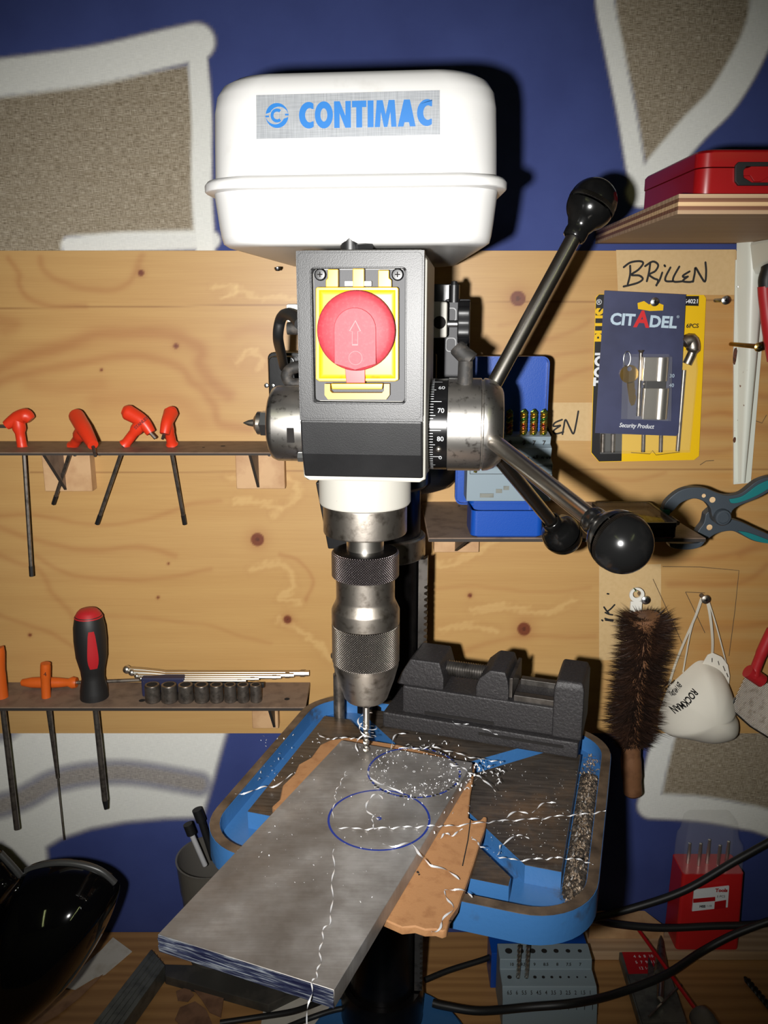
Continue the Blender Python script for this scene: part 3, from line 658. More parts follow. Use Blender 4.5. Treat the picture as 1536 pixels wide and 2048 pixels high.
# head casting
hx0, hx1 = -.0338, .0482; hcx = (hx0+hx1)/2; hhx = (hx1-hx0)/2
def rr3(hx, y0, y1, r, z, cx=hcx, n=5): return [(x, y, z) for x, y in rrect(hx, (y1-y0)/2, r, n, cx, (y0+y1)/2)]
P('head_casting', G().loft([rr3(hhx-.002, -.188, -.085, .003, 1.5868), rr3(hhx, -.190, -.085, .003, 1.589), rr3(hhx, -.197, -.085, .002, 1.632), rr3(hhx, -.199, -.085, .002, 1.728), rr3(hhx-.004, -.195, -.089, .002, 1.7345)]), M_['white_cast'])
P('head_collar', G().lathe([(.046, 1.60), (.046, 1.728), (.042, 1.733)], 40, MC), M_['motor_black'])
wq = [H(a, b, -.03) for a, b in ((631, 965), (656, 1098), (700, 1098), (700, 965))]
P('support_web', G().prism([(p.x, p.z) for p in wq], .018, .030, XZ(0)).box((-.005, -.045, 1.66), (.060, .09, .12)), M_['motor_black'], bevel=.001)
P('head_collar', G().lathe([(.0372, 1.535), (.0415, 1.535), (.044, 1.538), (.044, 1.6)], 40, MC, cap=False), M_['motor_black'])
QY = -.1256; MQ = Matrix.Translation((0, QY, 0))
P('quill_housing', G().lathe([(.0335, 1.5575), (.0343, 1.5590), (.0343, 1.587)], 48, MQ), M_['white_cast'])
# panel: vertical face above, leaning back below
PX0, PX1 = -.0322, .0466
def hp(px, py): return (-.0321+(px-592)*3.067e-4, 1.7326-(py-505)*3.06e-4)
zc = hp(0, 842)[1]; ze = hp(0, 915)[1]; zb = 1.5905
sidep = [(-.194, 1.7335), (-.2035, 1.7335), (-.205, 1.732), (-.205, zc), (-.2015, ze), (-.1945, zb), (-.185, zb), (-.185, zc+.001), (-.194, zc+.001)]
wx0, wz0 = hp(622, 804); wx1, wz1 = hp(812, 536)
pg = G()
YZ = lambda x: frame((x, 0, 0), (0, 1, 0), (0, 0, 1), (1, 0, 0))
# frame with a window: four bars and the lower block
fx = [(PX0, wx0), (wx1, PX1)]
for x0, x1 in fx: pg.box(((x0+x1)/2, -.1985, (1.7335+zc)/2), (x1-x0, .013, 1.7335-zc))
pg.box(((wx0+wx1)/2, -.1985, (wz1+1.7335)/2), (wx1-wx0, .013, 1.7335-wz1)); pg.box(((wx0+wx1)/2, -.1985, (wz0+zc)/2), (wx1-wx0, .013, wz0-zc))
panel = P('switch_panel', pg, M_['panel_black'])
P('panel_skirt', G().prism([(-.205, zc), (-.2015, ze), (-.194, zb), (-.186, zb), (-.186, zc)], PX0, PX1, YZ(0)), M_['panel_black'], bevel=.0012, ang=4)
ed = []
for (hx_, yy, r) in (((PX1-PX0)/2+.0003, -.1925, .004), ((PX1-PX0)/2+.0003, -.2030, .004), ((PX1-PX0)/2-.0012, -.2052, .003)):
    ed.append((hx_, yy, r))
cxp = (PX0+PX1)/2
o_ = [[(p[0], yy, p[1]) for p in rrect(hx_, (1.7338-zc)/2-(.0015 if i == 2 else 0), r, 4, cxp, (1.7338+zc)/2)] for i, (hx_, yy, r) in enumerate(ed)]
i_ = [[(p[0], yy, p[1]) for p in rrect((wx1-wx0)/2+k_, (wz1-wz0)/2+k_, .003, 4, (wx0+wx1)/2, (wz0+wz1)/2)] for k_, yy in ((.0008, -.2052), (-.0002, -.2044), (-.0002, -.199))]
P('panel_bezel', G().loft(o_+i_, cap=False), M_['panel_black'], ang=20)
# switch
sw = P('emergency_switch', G().prism(rrect((wx1-wx0)/2-.0006, (wz1-wz0)/2-.0006, .002, 3, (wx0+wx1)/2, (wz0+wz1)/2), .1995, .2005, XZ(0)), M_['grey_plastic'])
def SP(name, g, mat, **k): return obj(name, g, mat, sw, PF, **k)
def hq(px, py, c):
    p = H(px, py, c); return (p.x, p.z)
def pl(pts, c): return [hq(a, b, c) for a, b in pts]
for px, py in ((640, 549), (795, 549)):
    x, z = hq(px, py, -.203); Ms_ = axis_frame((x, -.2003, z), (0, -1, 0), (0, 0, 1))
    SP('screw', G().lathe([(.0038, 0), (.0038, .0016), (.003, .0028), (.0012, .003)], 16, Ms_), M_['black_plastic'])
    SP('screw_cross', G().box((x, -.2035, z), (.0032, .0002, .0007)).box((x, -.2035, z), (.0007, .0002, .0032)), M_['hole'])
CF = -.209
flap = pl([(634, 574), (794, 574), (797, 577), (797, 760), (790, 763), (638, 763), (631, 758), (631, 577)], CF); fin = pl([(646, 590), (782, 590), (782, 590), (782, 750), (782, 750), (646, 750), (646, 750), (646, 590)], CF-.002)
SP('flap', G().prism(flap, .2025, .209, XZ(0)), M_['yellow'], bevel=.0006)
SP('flap_face', G().prism(pl([(638, 580), (791, 580), (791, 757), (638, 757)], CF), .209, .2108, XZ(0), top=pl([(647, 590), (781, 590), (781, 748), (647, 748)], CF-.002)), M_['yellow'])
for q in ([(655, 538), (676, 538), (676, 574), (651, 574), (651, 560), (655, 556)], [(756, 540), (778, 540), (778, 556), (783, 560), (783, 574), (756, 574)]):
    SP('hinge_lug', G().prism(pl(q, CF), .2025, .2085, XZ(0)), M_['yellow'], bevel=.0005)
SP('hinge_tongue', G().prism(pl([(705, 537), (728, 537), (728, 574), (705, 574)], CF), .2025, .2088, XZ(0)), M_['yellow'], bevel=.0005)
SP('switch_base', G().prism(pl([(688, 562), (742, 562), (742, 572), (688, 572)], CF), .2006, .2065, XZ(0)), M_['white_plastic'], bevel=.0004)
SP('latch_hoop', G().ring(pl([(649, 768), (779, 768), (779, 790), (772, 799), (656, 799), (649, 790)], CF), pl([(660, 768), (768, 768), (768, 782), (764, 786), (664, 786), (660, 782)], CF), .203, .2088, XZ(0)), M_['yellow'])
SP('latch_bar', G().prism(pl([(661, 767), (766, 767), (764, 779), (663, 779)], CF), .2025, .208, XZ(0)), M_['yellow'], bevel=.0006)
bx, bz = hq(711, 662, -.219); MB_ = axis_frame((bx, 0, bz), (0, -1, 0), (0, 0, 1)); R = .0240
SP('stop_button', G().lathe([(.012, .2108), (.0195, .2128), (R-.001, .2140), (R, .2154), (R, .2168), (R-.0008, .2182), (R-.004, .2200), (.012, .2212), (.0001, .2215)], 48, MB_), M_['red_btn'], ang=70)
arch = [(bx+.0128*math.cos(q), bz+.001+.0128*math.sin(q)) for q in np.linspace(0, math.pi, 14)]+[(bx-.0128, bz-.0195), (bx, bz-.0232), (bx+.0128, bz-.0195)]
SP('button_tongue', G().prism(arch, .2130, .2224, XZ(0)), M_['red_btn'], bevel=.0005)
arw = pl([(711, 640), (722, 662), (716, 662), (716, 691), (704, 691), (704, 662), (698, 662)], -.2224)
arw_c = (sum(p[0] for p in arw)/7, sum(p[1] for p in arw)/7)
SP('arrow_mark', G().ring(arw, [(arw_c[0]+(p[0]-arw_c[0])*.84, arw_c[1]+(p[1]-arw_c[1])*.88) for p in arw], .2222, .22252, XZ(0)), M_['red_deep'])
SP('round_mark', G().ring(circ(*hq(711, 716, -.2224), .0042, 20), circ(*hq(711, 716, -.2224), .0039, 20), .2222, .22252, XZ(0)), M_['red_deep'])
SP('button_tail', G().prism(pl([(690, 735), (730, 735), (730, 766), (693, 766)], -.213), .2108, .2138, XZ(0)), M_['red_deep'], bevel=.0003)
P('panel_bolt', G().tube([(-.002, -.178, 1.7345), (-.002, -.178, 1.7445)], .0065, 14).tube([(.003, -.185, 1.7365), (.012, -.18, 1.7375)], .0022, 8), M_['black_plastic'])
# belt cover
cb0, cb1 = -.187, .150
def cr(hx, ins, z, r=.030): return [(x*(1-.10*(y-cb0)/(cb1-cb0))-.022*(y-cb0)/(cb1-cb0), y, z) for x, y in rrect(hx, (cb1-cb0)/2-ins, r, 8, 0, (cb0+cb1)/2)]
cover = P('belt_cover', G().loft([cr(.0926, 0, 1.7795), cr(.0920, .0004, 1.800), cr(.0912, .0010, 1.8205), cr(.0898, .0025, 1.8295), cr(.0862, .006, 1.8362), cr(.0810, .0115, 1.8402), cr(.074, .018, 1.8416), cr(.05, .05, 1.8422)]), M_['white_paint'], ang=60)
obj('flange', G().loft([cr(.0935, -.001, 1.7712), cr(.0978, -.0050, 1.7716), cr(.0985, -.0058, 1.7725), cr(.0985, -.0058, 1.7760), cr(.0968, -.0042, 1.7785), cr(.0926, 0, 1.7798)], cap=False), M_['white_paint'], cover, PF, ang=50)
obj('pulley_pan', G().loft([cr(.0935, -.001, 1.7715), cr(.0915, .001, 1.752), cr(.0905, .002, 1.7445), cr(.0895, .003, 1.7405), cr(.0865, .006, 1.7385), cr(.080, .012, 1.7378)]), M_['white_paint'], cover, PF, ang=50)
MS = frame((0, cb0-.0006, 0), (1, 0, 0), (0, -.018, 1), (0, -1, 0))
def cov(px, py): p = H(px, py, cb0); return (p.x, p.z-1.78)
MSt = PF @ Matrix.Translation((0, cb0-.0002, 1.78)) @ frame((0, 0, 0), (1, 0, 0), (0, .026, 1), (0, -1, 0))
lab = [cov(512, 190), cov(879, 180), cov(880, 269), cov(513, 278)]
obj('badge', G().prism(lab, .0002, .0006, MSt), M_['label_silver'], cover)
a0, a1 = Vector((*cov(598, 231), 0)), Vector((*cov(864, 225), 0)); rot = math.atan2(a1.y-a0.y, a1.x-a0.x)
def arcpts(cx, cy, rx, ry, d0, d1, n=14): return [(cx+rx*math.cos(math.radians(d0+(d1-d0)*k/n)), cy+ry*math.sin(math.radians(d0+(d1-d0)*k/n))) for k in range(n+1)]
def letter(c):                         # heavy condensed capitals, height 1
    if c == 'C': return .60, [arcpts(.40, .5, .40, .5, 60, 300, 18)+[(.60, .02), (.60, .27)]+arcpts(.44, .5, .19, .27, 300, 60, 14)+[(.60, .73), (.60, .98)]]
    if c == 'T': return .58, [[(.17, 0), (.41, 0), (.41, .76), (.58, .76), (.58, 1), (0, 1), (0, .76), (.17, .76)]]
    if c == 'I': return .24, [[(0, 0), (.24, 0), (.24, 1), (0, 1)]]
    if c == 'N': return .68, [[(0, 0), (.22, 0), (.22, .55), (.45, 0), (.68, 0), (.68, 1), (.46, 1), (.46, .45), (.23, 1), (0, 1)]]
    if c == 'M': return .88, [[(0, 0), (.21, 0), (.25, .56), (.37, 0), (.51, 0), (.63, .56), (.67, 0), (.88, 0), (.80, 1), (.56, 1), (.44, .46), (.32, 1), (.08, 1)]]
    if c == 'A': return .72, [[(0, 0), (.23, 0), (.27, .16), (.45, .16), (.49, 0), (.72, 0), (.48, 1), (.24, 1)]]
wid = {'C': .60, 'T': .58, 'I': .24, 'N': .68, 'M': .88, 'A': .72, 'O': .74}
word = 'CONTIMAC'; total = sum(wid[c] for c in word)+.05*7; hs = (a1-a0).length/total; x_ = 0; lw = G()
for c in word:
    if c == 'O': lw.ring(arcpts(x_+.37, .5, .37, .51, 0, 360-12, 29), arcpts(x_+.37, .5, .14, .25, 0, 360-12, 29), 0, .00008/hs)
    else:
        for poly in letter(c)[1]: lw.prism([(x_+p[0], p[1]) for p in poly], 0, .00008/hs)
    if c == 'A': lw.prism([(x_+.31, .33), (x_+.41, .33), (x_+.36, .62)], .00008/hs, .0001/hs)
    x_ += wid[c]+.05
obj('lettering', lw, M_['logo_blue'], cover, MSt @ Matrix.Translation((a0.x, a0.y, .00064)) @ Matrix.Rotation(rot, 4, 'Z') @ Matrix.Translation((0, -hs*.5, 0)) @ Matrix.Scale(hs, 4), smooth=False)
lc = cov(554, 231)
ML = MSt @ Matrix.Translation((lc[0], lc[1], .00062)) @ Matrix.Rotation(rot, 4, 'Z')
r0 = .0071
def arc(r, a0, a1, n=16, cx=0, cy=0): return [(cx+r*math.cos(math.radians(a0+(a1-a0)*k/n)), cy+r*math.sin(math.radians(a0+(a1-a0)*k/n))) for k in range(n+1)]
lg = G().prism(arc(r0, 8, 172)+arc(.0062, 150, 30, 12, .0012, -.0012), 0, .0001).prism(arc(r0, 188, 352)+arc(.0062, 330, 210, 12, -.0012, .0012), 0, .0001)
lg.prism([(-.0072, -.0009), (-.0050, -.0009), (-.0050, .0001), (-.0072, .0001)], 0, .0001).prism([(.0050, -.0001), (.0072, -.0001), (.0072, .0009), (.0050, .0009)], 0, .0001)
lg.prism(arc(.0040, 50, 310, 18)+arc(.0022, 310, 50, 18), 0, .0001)
obj('logo', lg, M_['logo_blue'], cover, ML)
for px, py in ((555, 537), (578, 545)):
    p = on(px, py, 1.7372); q_ = PFI @ p; P('cover_screw', G().lathe([(.0034, .0008), (.0034, -.001), (.002, -.0028), (.0002, -.003)], 12, Matrix.Translation((q_.x, q_.y, 1.7376))), M_['zinc'])
# motor
mw = PFI @ Vector((.024, -.0725, 0)); MM = Matrix.Translation((mw.x, mw.y, 0))
motor = P('motor', G().lathe([(.02, 1.513), (.036, 1.5135), (.045, 1.517), (.052, 1.525), (.055, 1.540), (.055, 1.672), (.052, 1.684), (.04, 1.688)], 48, MM), M_['motor_black'])
for k in range(12):
    a = math.radians(-150+k*12); obj('cooling_rib', G().box((mw.x+.0545*math.cos(a), mw.y+.0545*math.sin(a), 1.61), (.003, .003, .10)), M_['motor_black'], motor, PF)
jb = [H(x, y, .06) for x, y in ((527, 706), (600, 832))]
obj('junction_box', G().prism(rrect((jb[1].x-jb[0].x)/2, (jb[0].z-jb[1].z)/2, .006, 4, (jb[0].x+jb[1].x)/2, (jb[0].z+jb[1].z)/2), -.075, -.085, XZ(0)).prism(rrect((jb[1].x-jb[0].x)/2-.004, (jb[0].z-jb[1].z)/2-.003, .005, 4, (jb[0].x+jb[1].x)/2, (jb[0].z+jb[1].z)/2), -.060, -.075, XZ(0)), M_['motor_black'], motor, PF, bevel=.0015)
for x, y in ((533, 771), (546, 771)):
    p = H(x, y, .06); obj('screw', G().lathe([(.0024, 0), (.0018, .0012), (.0003, .0016)], 10, axis_frame((p.x, .0598, p.z), (0, -1, 0))), M_['zinc'], motor, PF)
obj('motor_flange', G().box((-.02, .087, 1.632), (.13, .012, .05)), M_['motor_black'], motor, PF, bevel=.003)
# left side wires
P('power_lead', G().tube(smoothpath([H(600, 648, -.13), H(588, 634, -.115), H(572, 628, -.10), H(561, 640, -.09), H(556, 675, -.08), H(563, 710, -.02), H(568, 735, .05)], 6), .0042, 12), M_['rubber'])
P('cable_gland', G().tube([H(575, 657, -.11), H(600, 657, -.11)], .0045, 12).tube(smoothpath([H(600, 733, -.1), H(582, 738, -.1), H(573, 752, -.1), H(582, 766, -.1), H(600, 768, -.1)], 4), .0045, 12), M_['dusty_black'])
P('motor_mount_tab', G().box((*(H(592, 626, -.06).xy), H(592, 626, -.06).z), (.010, .03, .014)), M_['white_plastic'], bevel=.002)
# right side belt tension parts
p0, p1 = H(848, 603, -.03), H(894, 676, -.03)
tab = P('tension_tab', G().box(((p0.x+p1.x)/2-.004, -.02, (p0.z+p1.z)/2), (p1.x-p0.x+.008, .02, p0.z-p1.z)), M_['white_cast'], bevel=.002)
hc = H(879, 645, -.031); obj('bolt_hole', G().lathe([(.0052, 0), (.0052, .0006)], 16, axis_frame((hc.x, -.030, hc.z), (0, -1, 0))), M_['hole'], tab, PF)
p0, p1 = H(890, 598, .0), H(938, 770, .0)
P('tension_bracket', G().box(((p0.x+p1.x)/2, .006, (p0.z+p1.z)/2), (p1.x-p0.x, .010, p0.z-p1.z)), M_['grey_plastic'], bevel=.002)
p = H(902, 630, -.004); q_ = H(902, 665, -.004); P('bracket_slot', G().ring(rrect(.0045, .006, .003, 4, p.x, p.z), rrect(.0037, .0052, .0026, 4, p.x, p.z), 0, .0004, XZ(.0009)).ring(rrect(.0045, .006, .003, 4, q_.x, H(902, 690, -.004).z), rrect(.0037, .0052, .0026, 4, q_.x, H(902, 690, -.004).z), 0, .0004, XZ(.0009)), M_['black_plastic'])
k0, k1 = H(915, 645, -.02), H(940, 645, -.02)
kn = [( (.0158+.0024*math.cos(5*2*math.pi*i/60))*math.cos(2*math.pi*i/60), (.0158+.0024*math.cos(5*2*math.pi*i/60))*math.sin(2*math.pi*i/60)) for i in range(60)]
P('tension_knob', G().prism(kn, 0, k1.x-k0.x, axis_frame(k0, (1, 0, 0))), M_['black_plastic'], bevel=.0015)
P('tension_screw', G().tube([H(893, 648, -.02), H(917, 648, -.02)], .0028, 10), M_['zinc'])
p = H(908, 600, -.01); P('motor_stud', G().tube([(p.x, p.y, p.z-.002), (p.x, p.y, p.z+.012)], .0044, 12).lathe([(.003, p.z+.012), (.0024, p.z+.015), (.0005, p.z+.0155)], 10, Matrix.Translation((p.x, p.y, 0))), M_['black_plastic'])
p = H(870, 575, .01); P('motor_bracket_plate', G().box((p.x-.004, .02, p.z-.014), (.05, .012, .034)), M_['motor_black'], bevel=.001)
# depth dial and feed hub (axis along x)
HZ = 1.6172; MH = lambda x: axis_frame((x, QY, HZ), (1, 0, 0), (0, 0, 1))
P('hub_boss', G().lathe([(.036, .040), (.036, .0462), (.0345, .0478)], 40, MH(0)), M_['white_cast'])
dial = P('depth_dial', G().lathe([(.0325, .0475), (.0328, .0478), (.0328, .0608), (.0322, .0611)], 64, MH(0)), pm('dial_black', (18, 18, 19), .22, .3))
def onc(r, x, ang): a = math.radians(ang); return Vector((x, QY-r*math.cos(a), HZ+r*math.sin(a)))
g = G()
for k in range(100):
    a = k*3.6; L_ = .0085 if k % 10 == 0 else (.0045 if k % 5 == 0 else .003)
    p, q_ = onc(.03286, .0484, a), onc(.03286, .0484+L_, a); t_ = (onc(.0329, .05, a+.8)-onc(.0329, .05, a-.8)).normalized()*.00016
    g.add([p-t_, q_-t_, q_+t_, p+t_], [(0, 1, 2, 3)])
obj('scale_ticks', g, M_['print_white'], dial, PF)['kind'] = 'stuff'
for tx, an in (('70', 24), ('3', 6), ('80', -10.5), ('0', -38), ('60', 58)):
    me = text_mesh(tx, .0048, bold=.00005); 
    for v_ in me.vertices:
        a = an+math.degrees(v_.co.y/.0329); pnt = onc(.03292, .0566+v_.co.x, a); v_.co = pnt
    put('dial_number', me, M_['print_white'], dial, PF)
p = onc(.0328, .0555, -24); obj('dial_pin', G().ball(p, .0021, n=12), M_['nickel'], dial, PF)
P('hub', G().lathe([(.0322, .0611), (.0334, .0613), (.0334, .0842), (.0330, .0848), (.0322, .0851), (.0322, .0858), (.0330, .0861), (.0334, .0868), (.0330, .0900), (.0312, .0945), (.0262, .0995), (.0235, .1005), (.001, .1008)], 64, MH(0)), M_['chrome'], ang=50)
lp = H(930, 768, QY-.01)
P('depth_lock', G().tube([(lp.x, lp.y, HZ+.029), (lp.x, lp.y, HZ+.046)], [.0056, .0052], 14).tube(smoothpath([(lp.x+.004, lp.y+.002, HZ+.046), (lp.x-.001, lp.y+.003, HZ+.050), (lp.x-.007, lp.y+.004, HZ+.056)], 4), [.0064]*4+[.0060]*4+[.005], 14), M_['dusty_black'])
for kz in (.004, -.009):
    p = onc(.0362, .0445, kz*700); P('boss_screw', G().ball(p, .0022, n=10), M_['zinc'])
# left spring cap and nut
P('spring_cap', G().lathe([(.0275, -.040), (.0278, -.0475), (.0278, -.0635), (.0262, -.0672), (.0225, -.069), (.001, -.069)], 48, axis_frame((0, QY, HZ-.001), (1, 0, 0), (0, 0, 1))), M_['chrome'], ang=50)
P('cap_notch', G().box((-.0495, QY-.0268, HZ-.0055), (.005, .004, .0105)), M_['hole'])
P('spindle_nut', G().lathe([(.0098, 0), (.0098, .0078), (.0085, .009)], 6, axis_frame((-.0688, QY, HZ-.001), (-1, 0, 0), (0, 0, 1))), M_['zinc'])
P('spindle_end', G().lathe([(.0086, .008), (.0086, .011), (.005, .0135), (.003, .0138), (.0022, .018), (.0004, .022)], 16, axis_frame((-.0688, QY, HZ-.001), (-1, 0, 0), (0, 0, 1))), M_['steel'])
p = H(598, 918, -.19); P('panel_bolt', G().lathe([(.0035, 0), (.0035, .004), (.001, .0045)], 6, axis_frame((-.0345, -.182, p.z), (-1, 0, 0))), M_['zinc'])
# feed handles
for ang in (75.5, 195.5, 315.5):
    a = math.radians(ang); rad = Vector((0, math.cos(a), math.sin(a)))
    c = Vector((0, QY, HZ)); e = c+rad*.158+Vector((.146+.0135, 0, 0)); b = c+rad*.0255+Vector((.0915, 0, 0)); d = (e-b).normalized()
    h_ = P('feed_handle', G().tube([b-d*.008, b, e-d*.014], .0057, 20), M_['rod_steel'])
    Lk = .0172; MK = axis_frame(e, d)
    obj('knob', G().lathe([(.0068, -.0262), (.0082, -.0255), (.0085, -.0215), (.0082, -.0185), (.0095, -.0162)]+[(Lk*math.sin(q), -Lk*math.cos(q)) for q in np.linspace(math.radians(40), math.radians(84), 8)], 32, MK, cap=False), M_['bakelite'], h_, PF, ang=60)
    obj('knob_band', G().lathe([(Lk, -.0002), (Lk+.0002, .0004), (Lk+.0002, .0024), (Lk, .003)], 48, MK, cap=False), M_['ridge'], h_, PF, ang=60)
    obj('knob_cap', G().lathe([(math.sqrt(max(Lk**2-(z-.003)**2*1.0, 0)) if z > .003 else Lk, z) for z in [.0030+.0172*math.sin(q) for q in np.linspace(0, math.pi/2, 12)]], 32, MK, cap=False), M_['bakelite'], h_, PF, ang=60)
# quill and chuck
P('quill_collar', G().lathe([(.030, 1.5345), (.0312, 1.5350), (.0316, 1.5360), (.0316, 1.5560), (.0310, 1.5568), (.030, 1.5575)], 56, MQ), M_['steel'])
P('spindle', G().lathe([(.0142, 1.517), (.0142, 1.535)], 32, MQ).lathe([(.0105, 1.512), (.0105, 1.517)], 32, MQ), M_['nickel'])
chuck = P('chuck', G().lathe([(.0226, 1.4997), (.0226, 1.4825), (.0232, 1.480), (.0258, 1.4745), (.0264, 1.4730), (.0264, 1.4625), (.0260, 1.4620)], 64, MQ, cap=True), M_['steel'], ang=50)
obj('knurled_ring', G().lathe([(.0245, 1.5200), (.0256, 1.5190), (.0258, 1.5180), (.0258, 1.5010), (.0250, 1.5000), (.0226, 1.4997)], 72, PF.inverted() @ PF @ MQ, cap=False), M_['knurl_dark'], chuck, PF)
obj('ring_top', G().lathe([(.0245, 1.5200), (.021, 1.5212), (.012, 1.5215)], 56, MQ, cap=True), M_['column'], chuck, PF)
obj('knurled_sleeve', G().lathe([(.0258, 1.4612), (.0264, 1.4605), (.0264, 1.4310), (.0258, 1.4300)], 72, MQ), M_['knurl'], chuck, PF)
obj('nose_cone', G().lathe([(.0256, 1.4300), (.0257, 1.4270), (.0225, 1.4150), (.0172, 1.3995), (.0155, 1.3975), (.004, 1.3970)], 64, MQ), M_['steel'], chuck, PF, ang=30)
for k in range(3):
    a = math.radians(90+120*k); obj('jaw', G().box((.0022*math.cos(a), QY+.0022*math.sin(a), 1.3955), (.0036, .0036, .0085), ), M_['steel_dark'], chuck, PF)
# drill bit (held by the chuck)
QW = PF @ Vector((0, QY, 0))
bit = thing('drill_bit', 'twist drill held in the chuck, spiral aluminium swarf around its flutes', 'drill bit', (QW.x, QW.y, 1.352))
obj('shank', G().tube([(QW.x, QW.y, 1.3900), (QW.x, QW.y, 1.372)], .0026, 12), M_['nickel'], bit)
rings = []
for k in range(40):
    z = 1.378-.0285*k/39; tw = k*.36; r = .0027 if k < 38 else .0027-(k-37)*.0009
    rings.append([(QW.x+r*math.cos(q+tw)*(1 if abs(math.sin(q)) < .8 else .62), QW.y+r*math.sin(q+tw)*(1 if abs(math.sin(q)) < .8 else .62), z) for q in [2*math.pi*i/12 for i in range(12)]])
obj('flutes', G().loft(rings), M_['nickel'], bit)

# ------------------------------------------------------------------ work on the table
PZ0 = 1.3372; PZ1 = 1.3492
pc = [on(*p, PZ1) for p in ((316, 1868), (668, 1980), (945, 1525), (683, 1480))]
plate = thing('aluminium_plate', 'thick brushed aluminium plate lying askew across the blue drill table', 'plate', (pc[0]+pc[2])/2-Vector((0, 0, PZ1-PZ0)))
obj('plate_body', G().prism([(p.x, p.y) for p in pc], PZ0, PZ1), M_['alu'], plate, bevel=.0003, seg=1)
ex = (pc[1]-pc[0]).normalized(); ey = (pc[3]-pc[0]).normalized(); nn = Vector((0, 0, 1)).cross(ex) * -1
a, b = pc[0]+ex*.0002, pc[1]-ex*.0002
g = G()
for k in range(7):                                  # saw steps across the near end
    z1_ = PZ1-.0004-k*.0016; o_k = .0004+.0005*((k*5) % 3)/2
    g.prism([(p.x, p.y) for p in (a, b, b-ey*o_k, a-ey*o_k)], z1_-.0015, z1_)
obj('sawn_end', g, M_['sawn'], plate)
c2 = on(758, 1637, PZ1); r2 = (c2-on(657, 1640, PZ1)).length
c1 = on(828, 1543, PZ1); r1 = r2
def annulus(c, r, wd, z, n=64): return G().ring([(c.x+(r+wd/2)*math.cos(2*math.pi*k/n), c.y+(r+wd/2)*math.sin(2*math.pi*k/n)) for k in range(n)], [(c.x+(r-wd/2)*math.cos(2*math.pi*k/n), c.y+(r-wd/2)*math.sin(2*math.pi*k/n)) for k in range(n)], z, z+.00006)
obj('ink_circle', annulus(c2, r2, .0015, PZ1), M_['blue_ink'], plate)
obj('ink_circle', annulus(c1, r1, .0015, PZ1), M_['blue_ink'], plate)
obj('ink_dot', annulus(c2, .0013, .0012, PZ1, 16), M_['blue_ink'], plate)
obj('punch_mark', annulus(c1, .0009, .0006, PZ1, 12), M_['swarf'], plate)
holes = G(); burr = G()
for k in range(46):
    an = math.radians(-158+k*5.6)
    if not (-160 < math.degrees(an) < 130) or random.random() < .25: continue
    cx, cy = c1.x+r1*math.cos(an), c1.y+r1*math.sin(an)
    holes.prism(circ(cx, cy, .0013, 8), PZ1, PZ1+.00008)
    random.random() < .6 and burr.ring(circ(cx, cy, .0017, 8), circ(cx, cy, .0013, 8), PZ1, PZ1+.0002+.0003*random.random())
obj('drilled_holes', holes, M_['hole'], plate)['kind'] = 'stuff'; obj('hole_burrs', burr, M_['alu'], plate)['kind'] = 'stuff'
# hardboard under the plate
HZ0, HZ1 = 1.3313, 1.3370
hbp = [(950, 1529), (948, 1552), (941, 1590), (935, 1634), (947, 1640), (960, 1640), (966, 1632), (976, 1634), (972, 1650), (966, 1664), (960, 1684), (945, 1730), (930, 1772), (922, 1790), (916, 1812), (902, 1834), (896, 1858), (886, 1862), (872, 1857), (852, 1858), (832, 1852), (806, 1856), (786, 1846), (768, 1838), (700, 1760), (600, 1690), (556, 1622), (545, 1612), (560, 1598), (564, 1570), (590, 1548), (597, 1528), (622, 1514), (640, 1490), (660, 1480), (700, 1474), (800, 1490)]
hw = [on(a, b, HZ1) for a, b in hbp]; jit = [Vector((random.uniform(-1, 1), random.uniform(-1, 1), 0))*.0006 for _ in hw]
hb = thing('hardboard_offcut', 'torn brown hardboard scrap lying under the aluminium plate', 'board', (.0, -.4, HZ0))
obj('sheet', G().prism([(p.x+j.x, p.y+j.y) for p, j in zip(hw, jit)], HZ0, HZ1), M_['hardboard'], hb, bevel=.0008, seg=1)
obj('crack', G().ribbon([on(a, b, HZ1+.0001) for a, b in ((941, 1640), (936, 1680), (925, 1732))], .0008, (0, 0, 1)), M_['hole'], hb)
g = G(); 
for a, b, s in ((836, 1745, 3.4), (838, 1749, 2.2), (900, 1842, 1.8)): c = on(a, b, HZ1); g.prism([(c.x+random.uniform(.4, 1)*s*.0004*math.cos(2*math.pi*k/9), c.y+random.uniform(.4, 1)*s*.0005*math.sin(2*math.pi*k/9)) for k in range(9)], HZ1, HZ1+.0001)
obj('burn_mark', g, M_['hole'], hb)

# ------------------------------------------------------------------ machine vise
VA = Vector((-.0014, -.2540, 0)); VB = Vector((.1622, -.3098, 0)); vx = (VB-VA).normalized(); vy = Vector((-vx.y, vx.x, 0)); VL = (VB-VA).length
VM = frame((VA.x, VA.y, 1.3315), vx, vy, (0, 0, 1))
vi = thing('machine_vise', 'black cast iron drill vise on the back edge of the blue table', 'vise', M=VM)
def V(name, g, mat, bevel=.0012, **k): return obj(name, g, mat, vi, VM, bevel=bevel, **k)
V('vise_body', G().box((VL/2, .028, .0075), (VL, .056, .015)).box((VL/2+.006, .029, .0280), (VL-.022, .048, .026)), M_['iron'], bevel=.002)
V('side_groove', G().box((VL*.40, .0044, .0185), (VL*.36, .0012, .0024)).box((VL*.72, -.0002, .0095), (VL*.42, .0012, .0024)), M_['hole'], bevel=0)
V('end_block', G().loft([[(x, y, z) for x, y in ((.010+dx, .008), (.054-dx2, .008), (.054-dx2, .050), (.010+dx, .050))] for z, dx, dx2 in ((.040, 0, 0), (.052, .005, 0), (.066, .013, .004))]), M_['iron'], bevel=.002)
th_g = G(); pr = []
